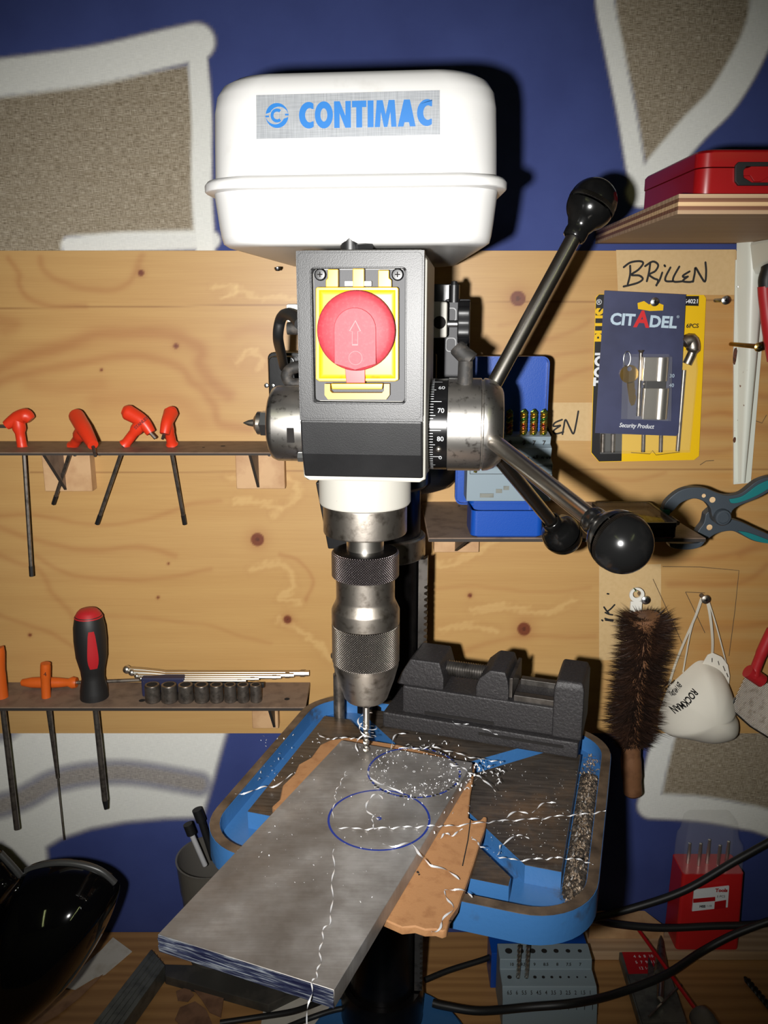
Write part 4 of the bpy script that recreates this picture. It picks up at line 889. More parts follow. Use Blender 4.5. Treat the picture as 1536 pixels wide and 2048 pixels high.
for k in range(19): z = k*.0022; pr += [(.0062, z), (.0072, z+.0008), (.0072, z+.0012), (.0062, z+.0020)]
th_g.lathe(pr, 20, axis_frame((.050, .028, .0535), (1, 0, 0)))
V('lead_screw', th_g, M_['iron_machined'], bevel=0)
V('moving_jaw', G().loft([[(x, y, z) for x, y in ((.083+dx, .006), (.112-dx*.3, .006), (.112-dx*.3, .054), (.083+dx, .054))] for z, dx in ((.040, 0), (.050, 0), (.058, .003), (.0665, .012))]), M_['iron'], bevel=.002)
V('jaw_plate', G().box((.1135, .029, .053), (.003, .046, .018)), M_['iron_machined'], bevel=.0005)
V('guide_bar', G().box((.136, .012, .0425), (.040, .008, .007)).box((.136, .046, .0425), (.040, .008, .007)), M_['iron_machined'], bevel=.0005)
V('fixed_jaw', G().loft([[(x, y, z) for x, y in ((.150, .003), (VL+.002, .003), (VL+.002, .056), (.150, .056))] for z in (.015, .060)]+[[(.152, .006, .0665), (VL, .006, .0665), (VL, .053, .0665), (.152, .053, .0665)]]), M_['iron'], bevel=.002)

# ------------------------------------------------------------------ things on the board, right side
def tape(label, quad, strokes, wd=.0022):
    t = thing('masking_tape', label, 'tape', at(*quad[0], BY))
    obj('strip', G().prism([(at(a, b, BY).x, at(a, b, BY).z) for a, b in quad], -BY+.0001, -BY+.0003, XZ(0)), M_['tape'], t)
    g = G()
    for k, st in enumerate(strokes):
        pts = smoothpath([at(a, b, BY-.00045-.00001*k) for a, b in st], 5); g.ribbon(pts, wd)
        for e in (pts[0], pts[-1]): g.prism(circ(e.x, e.z, wd/2, 10), -e.y-.00001, -e.y+.00001, XZ(0))
    obj('handwriting', g, M_['ink'], t); return t
def cs(strokes, ox, oy, s): return [[(ox+a/s, oy+b/s) for a, b in st] for st in strokes]
tape('strip of masking tape lettered BRILLEN in black marker under the red case shelf', [(1232, 500), (1472, 499), (1470, 590), (1236, 590)], cs([
    [(352, 795), (352, 845), (338, 903)], [(315, 803), (355, 775), (410, 768), (428, 782), (400, 818), (358, 848), (405, 852), (426, 872), (400, 893), (350, 908), (314, 916)],
    [(470, 775), (463, 830), (450, 885)], [(440, 797), (485, 770), (516, 790), (500, 825), (465, 846), (490, 868), (515, 880), (506, 910)],
    [(540, 835), (524, 880), (505, 908)], [(553, 792), (557, 798)], [(588, 805), (560, 860), (562, 884), (600, 886)], [(640, 800), (606, 862), (610, 888), (664, 885)],
    [(700, 828), (662, 852), (668, 862), (690, 858)], [(690, 858), (660, 884), (700, 890), (722, 884)], [(720, 888), (730, 840), (735, 806), (762, 850), (790, 888), (797, 830), (793, 775)]], 1140, 260, 2.927))
tape('masking tape strip whose word ends in EN, half hidden by the blue box', [(1000, 805), (1212, 805), (1212, 882), (1000, 880)], cs([
    [(532, 395), (540, 415), (550, 432)], [(600, 362), (568, 376), (562, 392), (592, 388)], [(592, 390), (562, 412), (572, 426), (606, 418)], [(602, 428), (608, 395), (616, 362), (636, 400), (652, 426), (664, 380), (674, 324)]], 860, 680, 2.272), .0020)
tape('upright strip of masking tape behind the brush, with sideways marker letters', [(1198, 1130), (1322, 1128), (1322, 1320), (1198, 1320)], cs([
    [(264, 288), (285, 318), (300, 334)], [(346, 270), (318, 300), (290, 322)], [(274, 330), (300, 342), (330, 348)], [(272, 376), (300, 384), (334, 388)], [(276, 388), (332, 396)], [(248, 388), (254, 394)], [(290, 184), (300, 186)]], 1140, 1140, 3.879), .0020)

def peg(name, label, px, L, r, mat, base=BY, head=True, group=None):
    b = at(*px, base); t = thing(name, label, 'screw', b, group=group)
    g = G(); pr = []
    for k in range(int(L/.0016)): pr += [(r*.8, k*.0016), (r, k*.0016+.0008)]
    obj('thread', g.lathe(pr or [(r, 0), (r, L)], 10, axis_frame(b, (0, -1, 0))), mat, t)
    if head:
        obj('head', G().lathe([(r, L), (r*2.1, L+r*1.2), (r*2.0, L+r*1.7), (r*1.2, L+r*2.1), (.0002, L+r*2.2)], 14, axis_frame(b, (0, -1, 0))), mat, t)
        obj('cross_slot', G().box((b.x, b.y-L-r*2.2, b.z), (r*2, .0004, r*.5)).box((b.x, b.y-L-r*2.2, b.z), (r*.5, .0004, r*2)), M_['hole'], t)
    return t
peg('screw', 'silver screw sticking out of the board beside the yellow tool card', (1430, 601), .026, .0022, M_['zinc'])
peg('screw', 'long brass screw sticking out of the board through the white bracket', (1461, 688), .068, .0023, M_['brass'])
peg('screw', 'silver screw holding the ring of the brush', (1278, 1186), .022, .0024, M_['zinc'])
peg('screw', 'silver screw carrying the straps of the dust mask', (1402, 1190), .012, .0026, M_['steel'])
peg('screw', 'silver screw through the hanging slot of the navy card', (1296, 604), .020, .0022, M_['zinc'])

# yellow and black tool card, behind the navy card
def XZp(pts, Y): return [(at(a, b, Y).x, at(a, b, Y).z) for a, b in pts]
CY = BY-.0045
yc = thing('blister_card', 'yellow and black blister card of drift pins, behind the navy lock card', 'card', at(1290, 920, CY))
obj('card', G().prism(XZp([(1191, 595), (1198, 588), (1408, 590), (1412, 596), (1398, 912), (1388, 920), (1198, 924), (1182, 906)], CY), -CY-.0006, -CY, XZ(0)), M_['card_yellow'], yc)
obj('black_panel', G().prism(XZp([(1192, 596), (1198, 589), (1250, 589), (1243, 922), (1198, 923), (1183, 905)], CY), -CY, -CY+.0002, XZ(0)), M_['card_black'], yc)
obj('code_patch', G().prism(XZp([(1365, 592), (1398, 592), (1397, 612), (1365, 611)], CY), -CY, -CY+.0002, XZ(0)), M_['card_black'], yc)
def wtext(s, px, Y, size, mat, par, rot=0, **k): return lettering(s, size, Matrix.Translation(at(*px, Y)) @ Matrix.Rotation(math.radians(-rot), 4, 'Y') @ Matrix.Rotation(math.pi/2, 4, 'X'), mat, par, **k)
wtext('64021', (1383, 603), CY-.0003, .0062, M_['print_white'], yc, bold=.00012)
wtext('6PCS', (1385, 652), CY-.0002, .0062, M_['card_black'], yc, bold=.00015)
wtext('PLUS', (1204, 650), CY-.0003, .018, M_['card_yellow'], yc, rot=90, bold=.0008, xs=.92)
wtext('TOOL', (1202, 735), CY-.0003, .018, M_['print_white'], yc, rot=90, bold=.0007, xs=.80)
wtext('®', (1198, 605), CY-.0003, .008, M_['print_white'], yc)
hd = smoothpath([at(a, b, CY-.006) for a, b in ((1366, 688), (1382, 680), (1386, 700), (1374, 728))], 5)
obj('plier_head', G().tube(hd, [.004]+[.0075]*10+[.005]*5, 12), M_['steel'], yc)
for (x0, y0, x1, y1, r, m) in ((1287, 868, 1286, 904, .0022, 'steel_dark'), (1322, 868, 1321, 904, .0022, 'steel_dark'), (1368, 740, 1355, 902, .0024, 'steel'), (1206, 868, 1205, 904, .0026, 'steel_dark'), (1226, 868, 1225, 904, .0026, 'steel_dark')):
    obj('pin', G().tube([at(x0, y0, CY-.0036), at(x1, y1, CY-.0036)], r, 12), M_[m], yc)
obj('blister_shell', G().prism(XZp([(1200, 780), (1392, 690), (1396, 740), (1380, 905), (1200, 908)], CY), -CY+.0003, -CY+.0075, XZ(0), top=XZp([(1206, 790), (1386, 705), (1388, 740), (1374, 898), (1206, 900)], CY)), M_['clear'], yc)
obj('print_line', G().ribbon([at(a, b, CY-.0003) for a, b in ((1262, 905), (1300, 908), (1305, 901), (1312, 910), (1360, 904))], .0006), M_['card_black'], yc)
# navy lock card
NY = BY-.0145
nc = thing('blister_card', 'navy card lettered CITADEL holding a door lock cylinder and keys', 'card', at(1285, 870, NY))
qd = [(1209, 581), (1372, 589), (1357, 866), (1352, 872), (1190, 866)]
slot = [(1275, 606), (1288, 602), (1298, 609), (1312, 604), (1327, 610), (1326, 621), (1300, 622), (1276, 618)]
fl_ = XZp(qd, NY)
obj('card', G().prism(fl_, -NY-.0006, -NY, XZ(0)), M_['card_navy'], nc)
obj('hanging_slot', G().prism(XZp(slot, NY), -NY, -NY+.00015, XZ(0)), M_['card_yellow'], nc)
wtext('CIT', (1245, 640), NY-.0003, .0165, M_['print_ice'], nc, rot=-2.8, bold=.0006, xs=1.02)
wtext('A', (1284, 640), NY-.0004, .0235, M_['print_red'], nc, rot=-2.8, bold=.0008, xs=.95)
wtext('DEL', (1326, 645), NY-.0003, .0165, M_['print_ice'], nc, rot=-2.8, bold=.0006, xs=1.02)
wtext('®', (1356, 634), NY-.0003, .004, M_['print_ice'], nc)
wtext('Security Product', (1273, 852), NY-.0003, .0066, M_['print_white'], nc, rot=-2.8, bold=.00012, shear=.2, xs=.85)
wtext('30', (1344, 752), NY-.0003, .0055, M_['print_ice'], nc); wtext('40', (1343, 771), NY-.0003, .0055, M_['print_ice'], nc)
LY = NY-.0085
def lockhalf(y0, y1): 
    a, b = at(1311, y0, LY), at(1309, y1, LY); return a.z, b.z, (a.x+b.x)/2
for y0, y1 in ((714, 762), (776, 838)):
    z1_, z0_, x = lockhalf(y0, y1)
    pf = [(x-.0135, LY-.0045), (x+.003, LY-.0045)]+[(x+.0055+.0082*math.cos(q), LY+.0005+.0082*math.sin(q)) for q in np.linspace(-2.2, 2.2, 14)]+[(x+.003, LY+.0052), (x-.0135, LY+.0052)]
    obj('lock_cylinder', G().prism(pf, z0_, z1_), M_['nickel'], nc, bevel=.0005)
z1_, _, x = lockhalf(760, 778); obj('lock_cam', G().box((x, LY+.001, z1_-.005), (.022, .007, .010)), M_['rubber'], nc, bevel=.001)
sx = at(1288, 768, LY-.005); obj('lock_screw', G().lathe([(.0018, 0), (.0012, .0008), (.0002, .001)], 10, axis_frame(sx, (0, -1, 0))), M_['steel'], nc)
kc = at(1258, 748, NY-.0012)
kq = axis_frame(kc, (0, -1, 0), (0, 0, 1))
kb = G().ring(circ(0, 0, .0098, 24), circ(0, .0055, .0026, 24), -.0008, .0008, frame(kc, (1, 0, 0), (0, 0, 1), (0, -1, 0)))
ke = at(1266, 808, NY-.0012); kd = (ke-kc).normalized(); kn_ = Vector((kd.z, 0, -kd.x))
s0 = kc+kd*.009
kb.prism([((s0+kn_*o+kd*d).x, (s0+kn_*o+kd*d).z) for d, o in ((0, -.0042), (.004, -.0042), (.007, -.0036), (.010, -.0044), (.013, -.0034), (.017, -.0042), (.021, -.003), (.025, -.001), (.0255, .002), (.02, .0036), (0, .0036))], -kc.y-.0008, -kc.y+.0008, XZ(0))
obj('key', kb, M_['brass'], nc)
rc = at(1254, 718, NY-.002); obj('key_ring', G().tube([rc+Vector((.0062*math.cos(q)*.6, -.0003*math.cos(2*q), .0078*math.sin(q))) for q in np.linspace(0, 2*math.pi, 25)], .0007, 8), M_['zinc'], nc)
a, b = at(1282, 702, NY-.003), at(1276, 832, NY-.003)
obj('fixing_screw', G().tube([a, b], .0019, 10).lathe([(.0036, 0), (.003, .0016), (.0019, .003)], 12, axis_frame(a+Vector((0, 0, .001)), b-a)), M_['steel'], nc)
obj('blister_shell', G().prism(XZp([(1246, 708), (1338, 708), (1336, 842), (1242, 838)], NY), -NY+.0002, -NY+.017, XZ(0), top=XZp([(1250, 712), (1334, 712), (1332, 838), (1246, 834)], NY)), M_['clear'], nc)

# upper right shelf with bracket and red case
SZ0 = 1.7651; SY = -.304
sx0 = on(1355, 428, SZ0).x; SZ1 = at(1355, 388, SY).z
us = thing('plywood_shelf', 'thick plywood shelf at the upper right edge carrying a red metal case', 'shelf', (.4, -.15, SZ0))
xe = on(1190, 488, SZ0).x; nl = 5; hh = (SZ1-SZ0)/nl
for k in range(nl):
    z0_ = SZ0+k*hh; pb = [(xe, -.0005), (.58, -.0005), (.58, SY), (sx0, SY)]
    obj('ply_layer', G().prism([(x+(.0003 if k % 2 else 0)*(1 if i in (0, 3) else 0), y+(.0003 if k % 2 and i > 1 else 0)) for i, (x, y) in enumerate(pb)], z0_, z0_+hh), M_['ply_face'] if k in (0, nl-1) else M_['ply_dark' if k % 2 else 'ply_light'], us)
rz = SZ1+.0004
fl1 = at(1392, 388, SY+.02); cx0 = fl1.x; cY0 = SY+.018; cz1 = at(1392, 297, cY0).z
rc_ = thing('red_metal_case', 'red metal case with a folding clasp on the plywood shelf, cut by the frame', 'case', (cx0+.12, cY0+.07, rz))
def caseprof(z, i, r=.010): return [(x, y, z) for x, y in rrect(.125-i, .07-i, r, 5, cx0+.125, cY0+.07)]
zl = rz+(cz1-rz)*.62
obj('body', G().loft([caseprof(rz, .001), caseprof(rz+.002, 0), caseprof(zl-.0008, 0)]), M_['red_tin'], rc_)
obj('lid', G().loft([caseprof(zl, -.0006), caseprof(cz1-.003, -.0006), caseprof(cz1-.0008, .001), caseprof(cz1, .004)]), M_['red_tin'], rc_)
def CX(px, py): p = at(px, py, cY0); return (p.x, p.z)
obj('clasp', G().ring([CX(*p) for p in ((1468, 332), (1474, 325), (1600, 325), (1608, 332), (1608, 366), (1600, 372), (1474, 372), (1468, 364))], [CX(*p) for p in ((1484, 342), (1490, 334), (1590, 334), (1596, 342), (1596, 352), (1580, 366), (1500, 366), (1484, 356))], -cY0, -cY0+.003, XZ(0)), M_['rubber'], rc_, bevel=.0004)
obj('clasp_tongue', G().prism([CX(*p) for p in ((1484, 340), (1500, 334), (1500, 326), (1560, 326), (1560, 334), (1596, 340), (1592, 352), (1535, 354), (1520, 364), (1506, 364), (1498, 352), (1484, 352))], -cY0, -cY0+.0022, XZ(0)), M_['red_tin'], rc_, bevel=.0004)
# white stamped bracket
br = thing('shelf_bracket', 'chipped white metal bracket screwed to the board under the plywood shelf', 'bracket', at(1480, 960, BY))
KY = BY-.0006
obj('wall_flange', G().prism(XZp([(1470, 520), (1548, 500), (1530, 600), (1520, 720), (1500, 965), (1466, 968), (1466, 700)], KY), -KY, -KY+.002, XZ(0)), M_['chipped_white'], br)
rb = []
for (px, py, wd, dp_) in ((1500, 480, 22, .016), (1499, 560, 22, .016), (1493, 720, 15, .013), (1486, 850, 11, .010), (1481, 963, 6, .006)):
    c = at(px, py, KY); e = wd*.00052
    rb.append([(c.x+dx*e, KY-.002-d*dp_, c.z) for dx, d in ((-1.3, 0), (-.8, .75), (-.35, 1), (.35, 1), (.8, .75), (1.3, 0))])
obj('raised_spine', G().loft(rb), M_['chipped_white'], br, ang=60)
bx_ = at(1508, 497, KY).x
obj('shelf_arm', G().prism([(bx_-.011, KY), (bx_+.013, KY), (bx_+.010, -.26), (bx_-.008, -.26)], SZ0-.0026, SZ0-.0004), M_['chipped_white'], br)
arm = []
for y, d in ((KY-.002, .05), (-.03, .030), (-.05, .020), (-.09, .0145), (-.18, .010), (-.25, .005)):
    arm.append([(bx_+dx*.011, y, SZ0-.0027-dd*d) for dx, dd in ((-1, 0), (-.6, .8), (-.3, 1), (.3, 1), (.6, .8), (1, 0))])
obj('arm_rib', G().loft(arm), M_['chipped_white'], br, ang=60)
for px, py in ((1482, 573),):
    c = at(px, py, KY-.0025); obj('screw', G().lathe([(.0045, 0), (.004, .0015), (.0015, .0026), (.0002, .0026)], 12, axis_frame(c, (0, -1, 0))), M_['zinc'], br)
g = G()
for px, py, w_, h_ in ((1470, 712, 5, 22), (1469, 880, 4, 7), (1493, 740, 2, 6), (1497, 660, 1.4, 4), (1490, 768, 1.5, 4)):
    c = at(px, py, KY-.0021); g.prism([(c.x+random.uniform(.7, 1)*w_*.0005*math.cos(q), c.z+random.uniform(.8, 1)*h_*.0005*math.sin(q)) for q in np.linspace(0, 6.28, 12)[:-1]], -KY+.002, -KY+.0023, XZ(0))
obj('rust_patch', g, M_['rust'], br)
pr_ = thing('pliers', 'red handled pliers with black head hanging at the right frame edge by the bracket', 'pliers', at(1540, 660, -.03))
obj('handle', G().tube(smoothpath([at(a, b, -.045) for a, b in ((1530, 572), (1532, 600), (1540, 660), (1550, 720))], 5), [.0075]*8+[.008]*8, 14), M_['grip_red'], pr_)
obj('handle', G().tube(smoothpath([at(a, b, -.045) for a, b in ((1556, 572), (1570, 620), (1590, 720))], 5), .008, 14), M_['grip_red'], pr_)
obj('head', G().tube(smoothpath([at(a, b, -.045) for a, b in ((1534, 574), (1534, 556), (1545, 530), (1556, 524))], 5), [.0085]*8+[.0095]*8, 14), M_['rubber'], pr_)

# ------------------------------------------------------------------ right tool shelf: blue drill box, smoky case, clamp
zs = ZR+.0002
db = thing('drill_index_box', 'open blue metal drill box with grey stepped holder, on the right tool shelf', 'drill box', on(1020, 1080, zs))
bf = -.1650
bl, brr = on(944, 1082, ZR).x, on(1090, 1082, ZR).x
zt = at(1000, 1022, bf).z
bxc = (bl+brr)/2; bhx = (brr-bl)/2
dpt = .045
def tr(z, i, r=.006): return [(x, y, z) for x, y in rrect(bhx-i, dpt/2-i, r, 4, bxc, bf+dpt/2)]
obj('tray', G().loft([tr(zs, .0015), tr(zs+.0015, 0), tr(zt, 0), tr(zt, .0012), tr(zt-.012, .0013)], cap=True), M_['blue_metal'], db)
ly = bf+dpt+.004
lp_ = [at(*p, ly) for p in ((905, 712), (1098, 712))]
lzb = zt-.004
lidhx = (lp_[1].x-(bl-.012))/2; lcx = (lp_[1].x+bl-.012)/2; lzt = lp_[1].z
obj('lid', G().prism(rrect(lidhx, (lzt-lzb)/2, .007, 5, lcx, (lzt+lzb)/2), -ly-.002, -ly, XZ(0)).ring(rrect(lidhx, (lzt-lzb)/2, .007, 5, lcx, (lzt+lzb)/2), rrect(lidhx-.0012, (lzt-lzb)/2-.0012, .006, 5, lcx, (lzt+lzb)/2), -ly, -ly+.006, XZ(0)), M_['blue_metal'], db)
# stepped insert leaning back
i0, i1 = at(936, 1003, bf+.012), at(1100, 1003, bf+.012)
hol = [(bf+.012, at(1000, 1003, bf+.012).z), (bf+.010, at(1000, 936, bf+.010).z), (bf+.018, at(1000, 934, bf+.018).z+.001)]
za, zb_, zc_ = at(1000, 1003, bf+.012).z, at(1000, 928, bf+.010).z, at(1000, 874, bf+.022).z
insx0, insx1 = at(932, 960, bf+.010).x, at(1106, 930, bf+.010).x
ins_p = [(bf+.013, za), (bf+.010, zb_), (bf+.020, zb_+.004), (bf+.018, zb_+.014), (bf+.026, zb_+.017), (bf+.024, zc_), (bf+.040, zc_+.003), (bf+.040, za)]
insert = obj('holder', G().prism(ins_p, insx0+.001, insx1, YZ(0)), M_['grey_insert'], db, bevel=.0008)
for px in (1018, 1046, 1066, 1086):
    c = at(px, 870, bf+.031); z1_ = at(px, 822, bf+.031).z; rr_ = []
    for k in range(20):
        z = zc_-.002+(z1_-zc_+.004)*k/19; tw = k*.5; r = .0036 if k < 18 else .0036-(k-17)*.0013
        rr_.append([(c.x+r*math.cos(q+tw)*(1 if i % 3 else .6), c.y+r*math.sin(q+tw)*(1 if i % 3 else .6), z) for i, q in enumerate([2*math.pi*j/12 for j in range(12)])])
    t = thing('drill_bit', 'iridescent drill bit in the blue box, '+{1018: 'first from the chrome hub, deepest in shadow', 1046: 'second from the chrome hub, still in shadow', 1066: 'last but one, red and green sheen', 1086: 'farthest from the chrome hub, golden green'}[px], 'drill bit', (c.x, c.y, zc_), group='drill bits standing in the blue box')
    obj('flutes', G().loft(rr_), M_['drill_gold'], t)
def itext(s, px, py, y, size, par=db, **k): return wtext(s, (px, py), y, size, M_['ink'], par, **k)
for s, px in (('3', 1056), ('2', 1068), ('5', 1074), ('2', 1085), ('1', 1094), ('1', 1100)): itext(s, px, 919 if s != '5' else 914, bf+.0186, .0065 if s != '5' else .0035, bold=.0002)
for s, px in (('8', 1020), ('9', 1048), ('7', 1068), ('7', 1088)): itext(s, px, 886, bf+.0238, .006, bold=.0002)
g = G()
for (x0, y0, x1, y1) in ((940, 932, 1104, 932), (940, 948, 1104, 948), (1104, 932, 1104, 948), (940, 932, 940, 948)):
    g.ribbon([at(x0, y0, bf+.0095), at(x1, y1, bf+.0095)], .0005)
obj('panel_line', g, M_['ink'], db)
for (x0, y0, x1, y1) in ((960, 987, 987, 995), (992, 978, 1004, 986), (1007, 972, 1018, 980)):
    a, b = at(x0, y0, bf+.0115), at(x1, y1, bf+.0115); obj('holder_window', G().box(((a.x+b.x)/2, bf+.0118, (a.z+b.z)/2), (b.x-a.x, .0012, a.z-b.z)), M_['alu_dull'], db)
p = at(950, 945, bf+.006); obj('loose_bit', G().tube([p, p+Vector((.0035, 0, .012))], .0016, 8), M_['drill_gold'], db)
# smoky case
sf = -.1690; s0, s1 = on(1192, 1086, ZR).x, at(1352, 1085, sf).x; sb = on(1240, 992, ZR+.022).y
scs = thing('plastic_case', 'flat black case with a smoky clear lid on the right tool shelf, beside the clamp', 'case', on(1270, 1070, zs))
zt2 = at(1270, 1046, sf).z
cxm = (on(1150, 1000, zs).x+s1)/2; chx = (s1-on(1150, 1000, zs).x)/2; cdm = (sf+sb)/2; chy = (sb-sf)/2
def cc(z, i, r=.004): return [(x, y, z) for x, y in rrect(chx-i, chy-i, r, 4, cxm, cdm)]
obj('base', G().loft([cc(zs, .001), cc(zs+.001, 0), cc(zt2-.004, 0), cc(zt2-.004, .002), cc(zs+.004, .0022)]), M_['black_gloss'], scs)
obj('lid', G().loft([cc(zt2-.0038, 0), cc(zt2-.001, .0002), cc(zt2, .0015)]), M_['smoky'], scs)
obj('lid_rim', G().ring([(x, y) for x, y, z in cc(0, -.0004)], [(x, y) for x, y, z in cc(0, .0022)], zt2-.0042, zt2+.0003), M_['black_plastic'], scs)
obj('dark_block', G().box((cxm-.02, cdm-.012, zs+.010), (.05, .020, .010)), M_['black_plastic'], scs, bevel=.001)
obj('wooden_insert', G().box((cxm, cdm, zs+.0052), (chx*1.9, chy*1.9, .002)), M_['brush_wood'], scs)
for k in range(3): obj('bit', G().tube([(cxm+.015+.012*k, cdm-.02, zs+.009), (cxm+.015+.012*k, cdm+.0, zs+.009)], .0025, 8), M_['steel_dark'], scs)
# spring clamp
KYc = -.105
cl = thing('spring_clamp', 'grey spring clamp with teal grips biting the end of the right tool shelf', 'clamp', at(1430, 1040, KYc))
def kp(pts): return [(v.x, v.y) for v in smoothpath([(*((lambda p: (p.x, p.z))(at(a, b, KYc))), 0) for a, b in pts], 4)]
def karm(name, pts, y0, y1, mat, bev=.0012): return obj(name, G().prism(kp(pts+[pts[0]])[:-1], y0, y1, XZ(0)), mat, cl, bevel=bev)
karm('upper_arm', [(1316, 1012), (1322, 996), (1345, 976), (1370, 968), (1400, 970), (1425, 980), (1445, 984), (1470, 978), (1500, 955), (1528, 947), (1540, 956), (1530, 972), (1500, 990), (1468, 1003), (1452, 1014), (1448, 1030), (1438, 1040), (1420, 1036), (1412, 1024), (1408, 1008), (1396, 996), (1376, 990), (1352, 998), (1338, 1012), (1328, 1020)], .112, .122, M_['clamp_grey'])
karm('lower_arm', [(1408, 1026), (1424, 1014), (1446, 1020), (1456, 1034), (1480, 1042), (1510, 1056), (1540, 1070), (1548, 1080), (1538, 1085), (1505, 1080), (1480, 1068), (1462, 1060), (1440, 1062), (1424, 1068), (1412, 1076), (1398, 1080), (1388, 1074), (1394, 1058), (1404, 1044)], .098, .110, M_['clamp_grey'])
karm('teal_grip', [(1444, 990), (1470, 984), (1500, 962), (1526, 952), (1534, 958), (1520, 970), (1496, 984), (1466, 996), (1448, 998)], .1222, .1242, M_['teal'], .0006)
karm('teal_grip', [(1470, 1058), (1492, 1062), (1520, 1072), (1538, 1080), (1530, 1083), (1505, 1078), (1484, 1068)], .1102, .1126, M_['teal'], .0006)
c = at(1430, 1025, KYc); obj('pivot', G().lathe([(.0085, 0), (.0085, .014), (.0075, .0155), (.0058, .0157), (.0055, .0145), (.0005, .0145)], 20, axis_frame((c.x, -.112, c.z), (0, -1, 0))), M_['clamp_grey'], cl)
for px, py, r, d in ((1395, 984, 4, .1222), (1412, 992, 6, .1222), (1415, 1052, 6, .1102)): c = at(px, py, KYc); obj('round_hole', G().prism(circ(c.x, c.z, r*.0005, 14), d, d+.0002, XZ(0)), M_['ply_light'], cl)
c = at(1322, 1017, KYc); obj('jaw_pad', G().box((c.x, -.117, c.z), (.007, .012, .006)), M_['teal'], cl, bevel=.001)
karm('lower_jaw', [(1336, 1084), (1392, 1084), (1402, 1074), (1408, 1078), (1396, 1092), (1370, 1097), (1340, 1093)], .098, .110, M_['clamp_grey'])

# ------------------------------------------------------------------ brush, mask and strainer hanging on the board
HYb = -.056
bs = thing('hand_brush', 'dark bristled hand brush with wooden handle hanging from a screw', 'brush', at(1262, 1590, HYb))
bp = [at(*p, HYb) for p in ((1288, 1232), (1290, 1260), (1285, 1310), (1275, 1370), (1268, 1430), (1263, 1485), (1262, 1520), (1264, 1560), (1266, 1590))]
obj('handle', G().tube(smoothpath(bp, 4), [.0175]*3+[.015]*1+[.012]*4+[.011]*4+[.011]*4+[.011]*4+[.011]*4+[.012]*4+[.011]*4+[.008], 16), M_['brush_wood'], bs)
hk = at(1281, 1198, HYb+.01); obj('hanging_loop', G().ring(circ(hk.x, hk.z, .0085, 24), circ(hk.x, hk.z+.001, .0048, 24), .030, .0325, XZ(0)).box((hk.x, -.0312, hk.z-.0165), (.013, .0025, .017)), M_['white_plastic'], bs)
obj('green_string', G().tube([hk+Vector((-.004, -.032+.056-.01, .008)), hk+Vector((-.012, -.02, .016))], .0006, 6), pm('string_green', (40, 130, 80), .7), bs)
core = smoothpath(bp[0:6], 6); g = G(); nb = 9500
for k in range(nb):
    u = random.random()**.9*(len(core)-1.01); i = int(u); fr = u-i; c = core[i].lerp(core[i+1], fr); tt = (core[min(i+1, len(core)-1)]-core[max(i-1, 0)]).normalized()
    q = random.uniform(0, 2*math.pi); s1_ = Vector((1, 0, 0)); s2_ = tt.cross(s1_).normalized(); rad = s1_*math.cos(q)+s2_*math.sin(q)
    prog = u/(len(core)-1); env = min(1, .55+prog*6)*(1 if prog < .85 else 1-(prog-.85)*2.6)
    L_ = random.uniform(.6, 1.1)*.0335*env*(.62+.38*abs(math.cos(q))) + (.008 if random.random() < .03 else 0)
    up_ = random.uniform(-.35, .25)-(.0 if prog > .25 else -.5*(1-prog/.25)); d = (rad - tt*up_*.8+Vector((random.uniform(-.2, .2), random.uniform(-.2, .2), random.uniform(-.2, .1)))).normalized()
    b0 = c+rad*.008; e_ = c+rad*.008+d*max(L_-.004, .004); mid_ = (b0+e_)/2+Vector((0, 0, -.0016)); wv = d.cross(Vector((random.random(), random.random(), random.random()))).normalized()*.0006
    g.add([b0-wv, b0+wv, mid_+wv*.8, mid_-wv*.8, e_], [(0, 1, 2, 3), (3, 2, 4)])
o = put('bristles', (lambda m: m)(mesh_of(g, 'bristles', smooth=False)), M_['bristle'], bs); o['kind'] = 'stuff'

def dome(outline, center, Yb, h, n=10, p=.5, sub=5):
    L = smoothpath([at(a, b, Yb) for a, b in outline+[outline[0]]], sub)[:-1]; c = at(*center, Yb); rings = []
    for k in range(n+1):
        s = 1-k/n*.985; d = h*(1-s**2.2)**p; rings.append([tuple(c+(q-c)*s+Vector((0, -d, 0))) for q in L])
    return rings, L
mo = [(1336, 1374), (1366, 1346), (1396, 1322), (1422, 1326), (1444, 1342), (1458, 1372), (1466, 1402), (1463, 1416), (1472, 1434), (1470, 1458), (1452, 1472), (1412, 1479), (1362, 1470), (1324, 1462), (1315, 1448), (1320, 1418)]
mk = thing('dust_mask', 'white moulded dust mask hanging by elastic straps from a screw', 'mask', at(1395, 1478, -.02))
rings, L = dome(mo, (1405, 1410), -.022, .048, 12, .62)
obj('cup', G().loft(rings, cap=True), M_['mask'], mk, ang=80)
tab_o = [(1405, 1328), (1416, 1310), (1426, 1306), (1444, 1314), (1456, 1330), (1460, 1352), (1458, 1372), (1446, 1356), (1430, 1336)]
obj('nose_flap', G().prism(XZp(tab_o, -.028), .026, .028, XZ(0)), M_['mask'], mk, bevel=.0006)
g = G()
for a, b in (((1424, 1316), (1424, 1324)), ((1436, 1322), (1438, 1330)), ((1446, 1332), (1450, 1342)), ((1453, 1346), (1456, 1354))): g.tube([at(*a, -.0288), at(*b, -.0288)], .0006, 6)
obj('staple', g, M_['zinc'], mk)
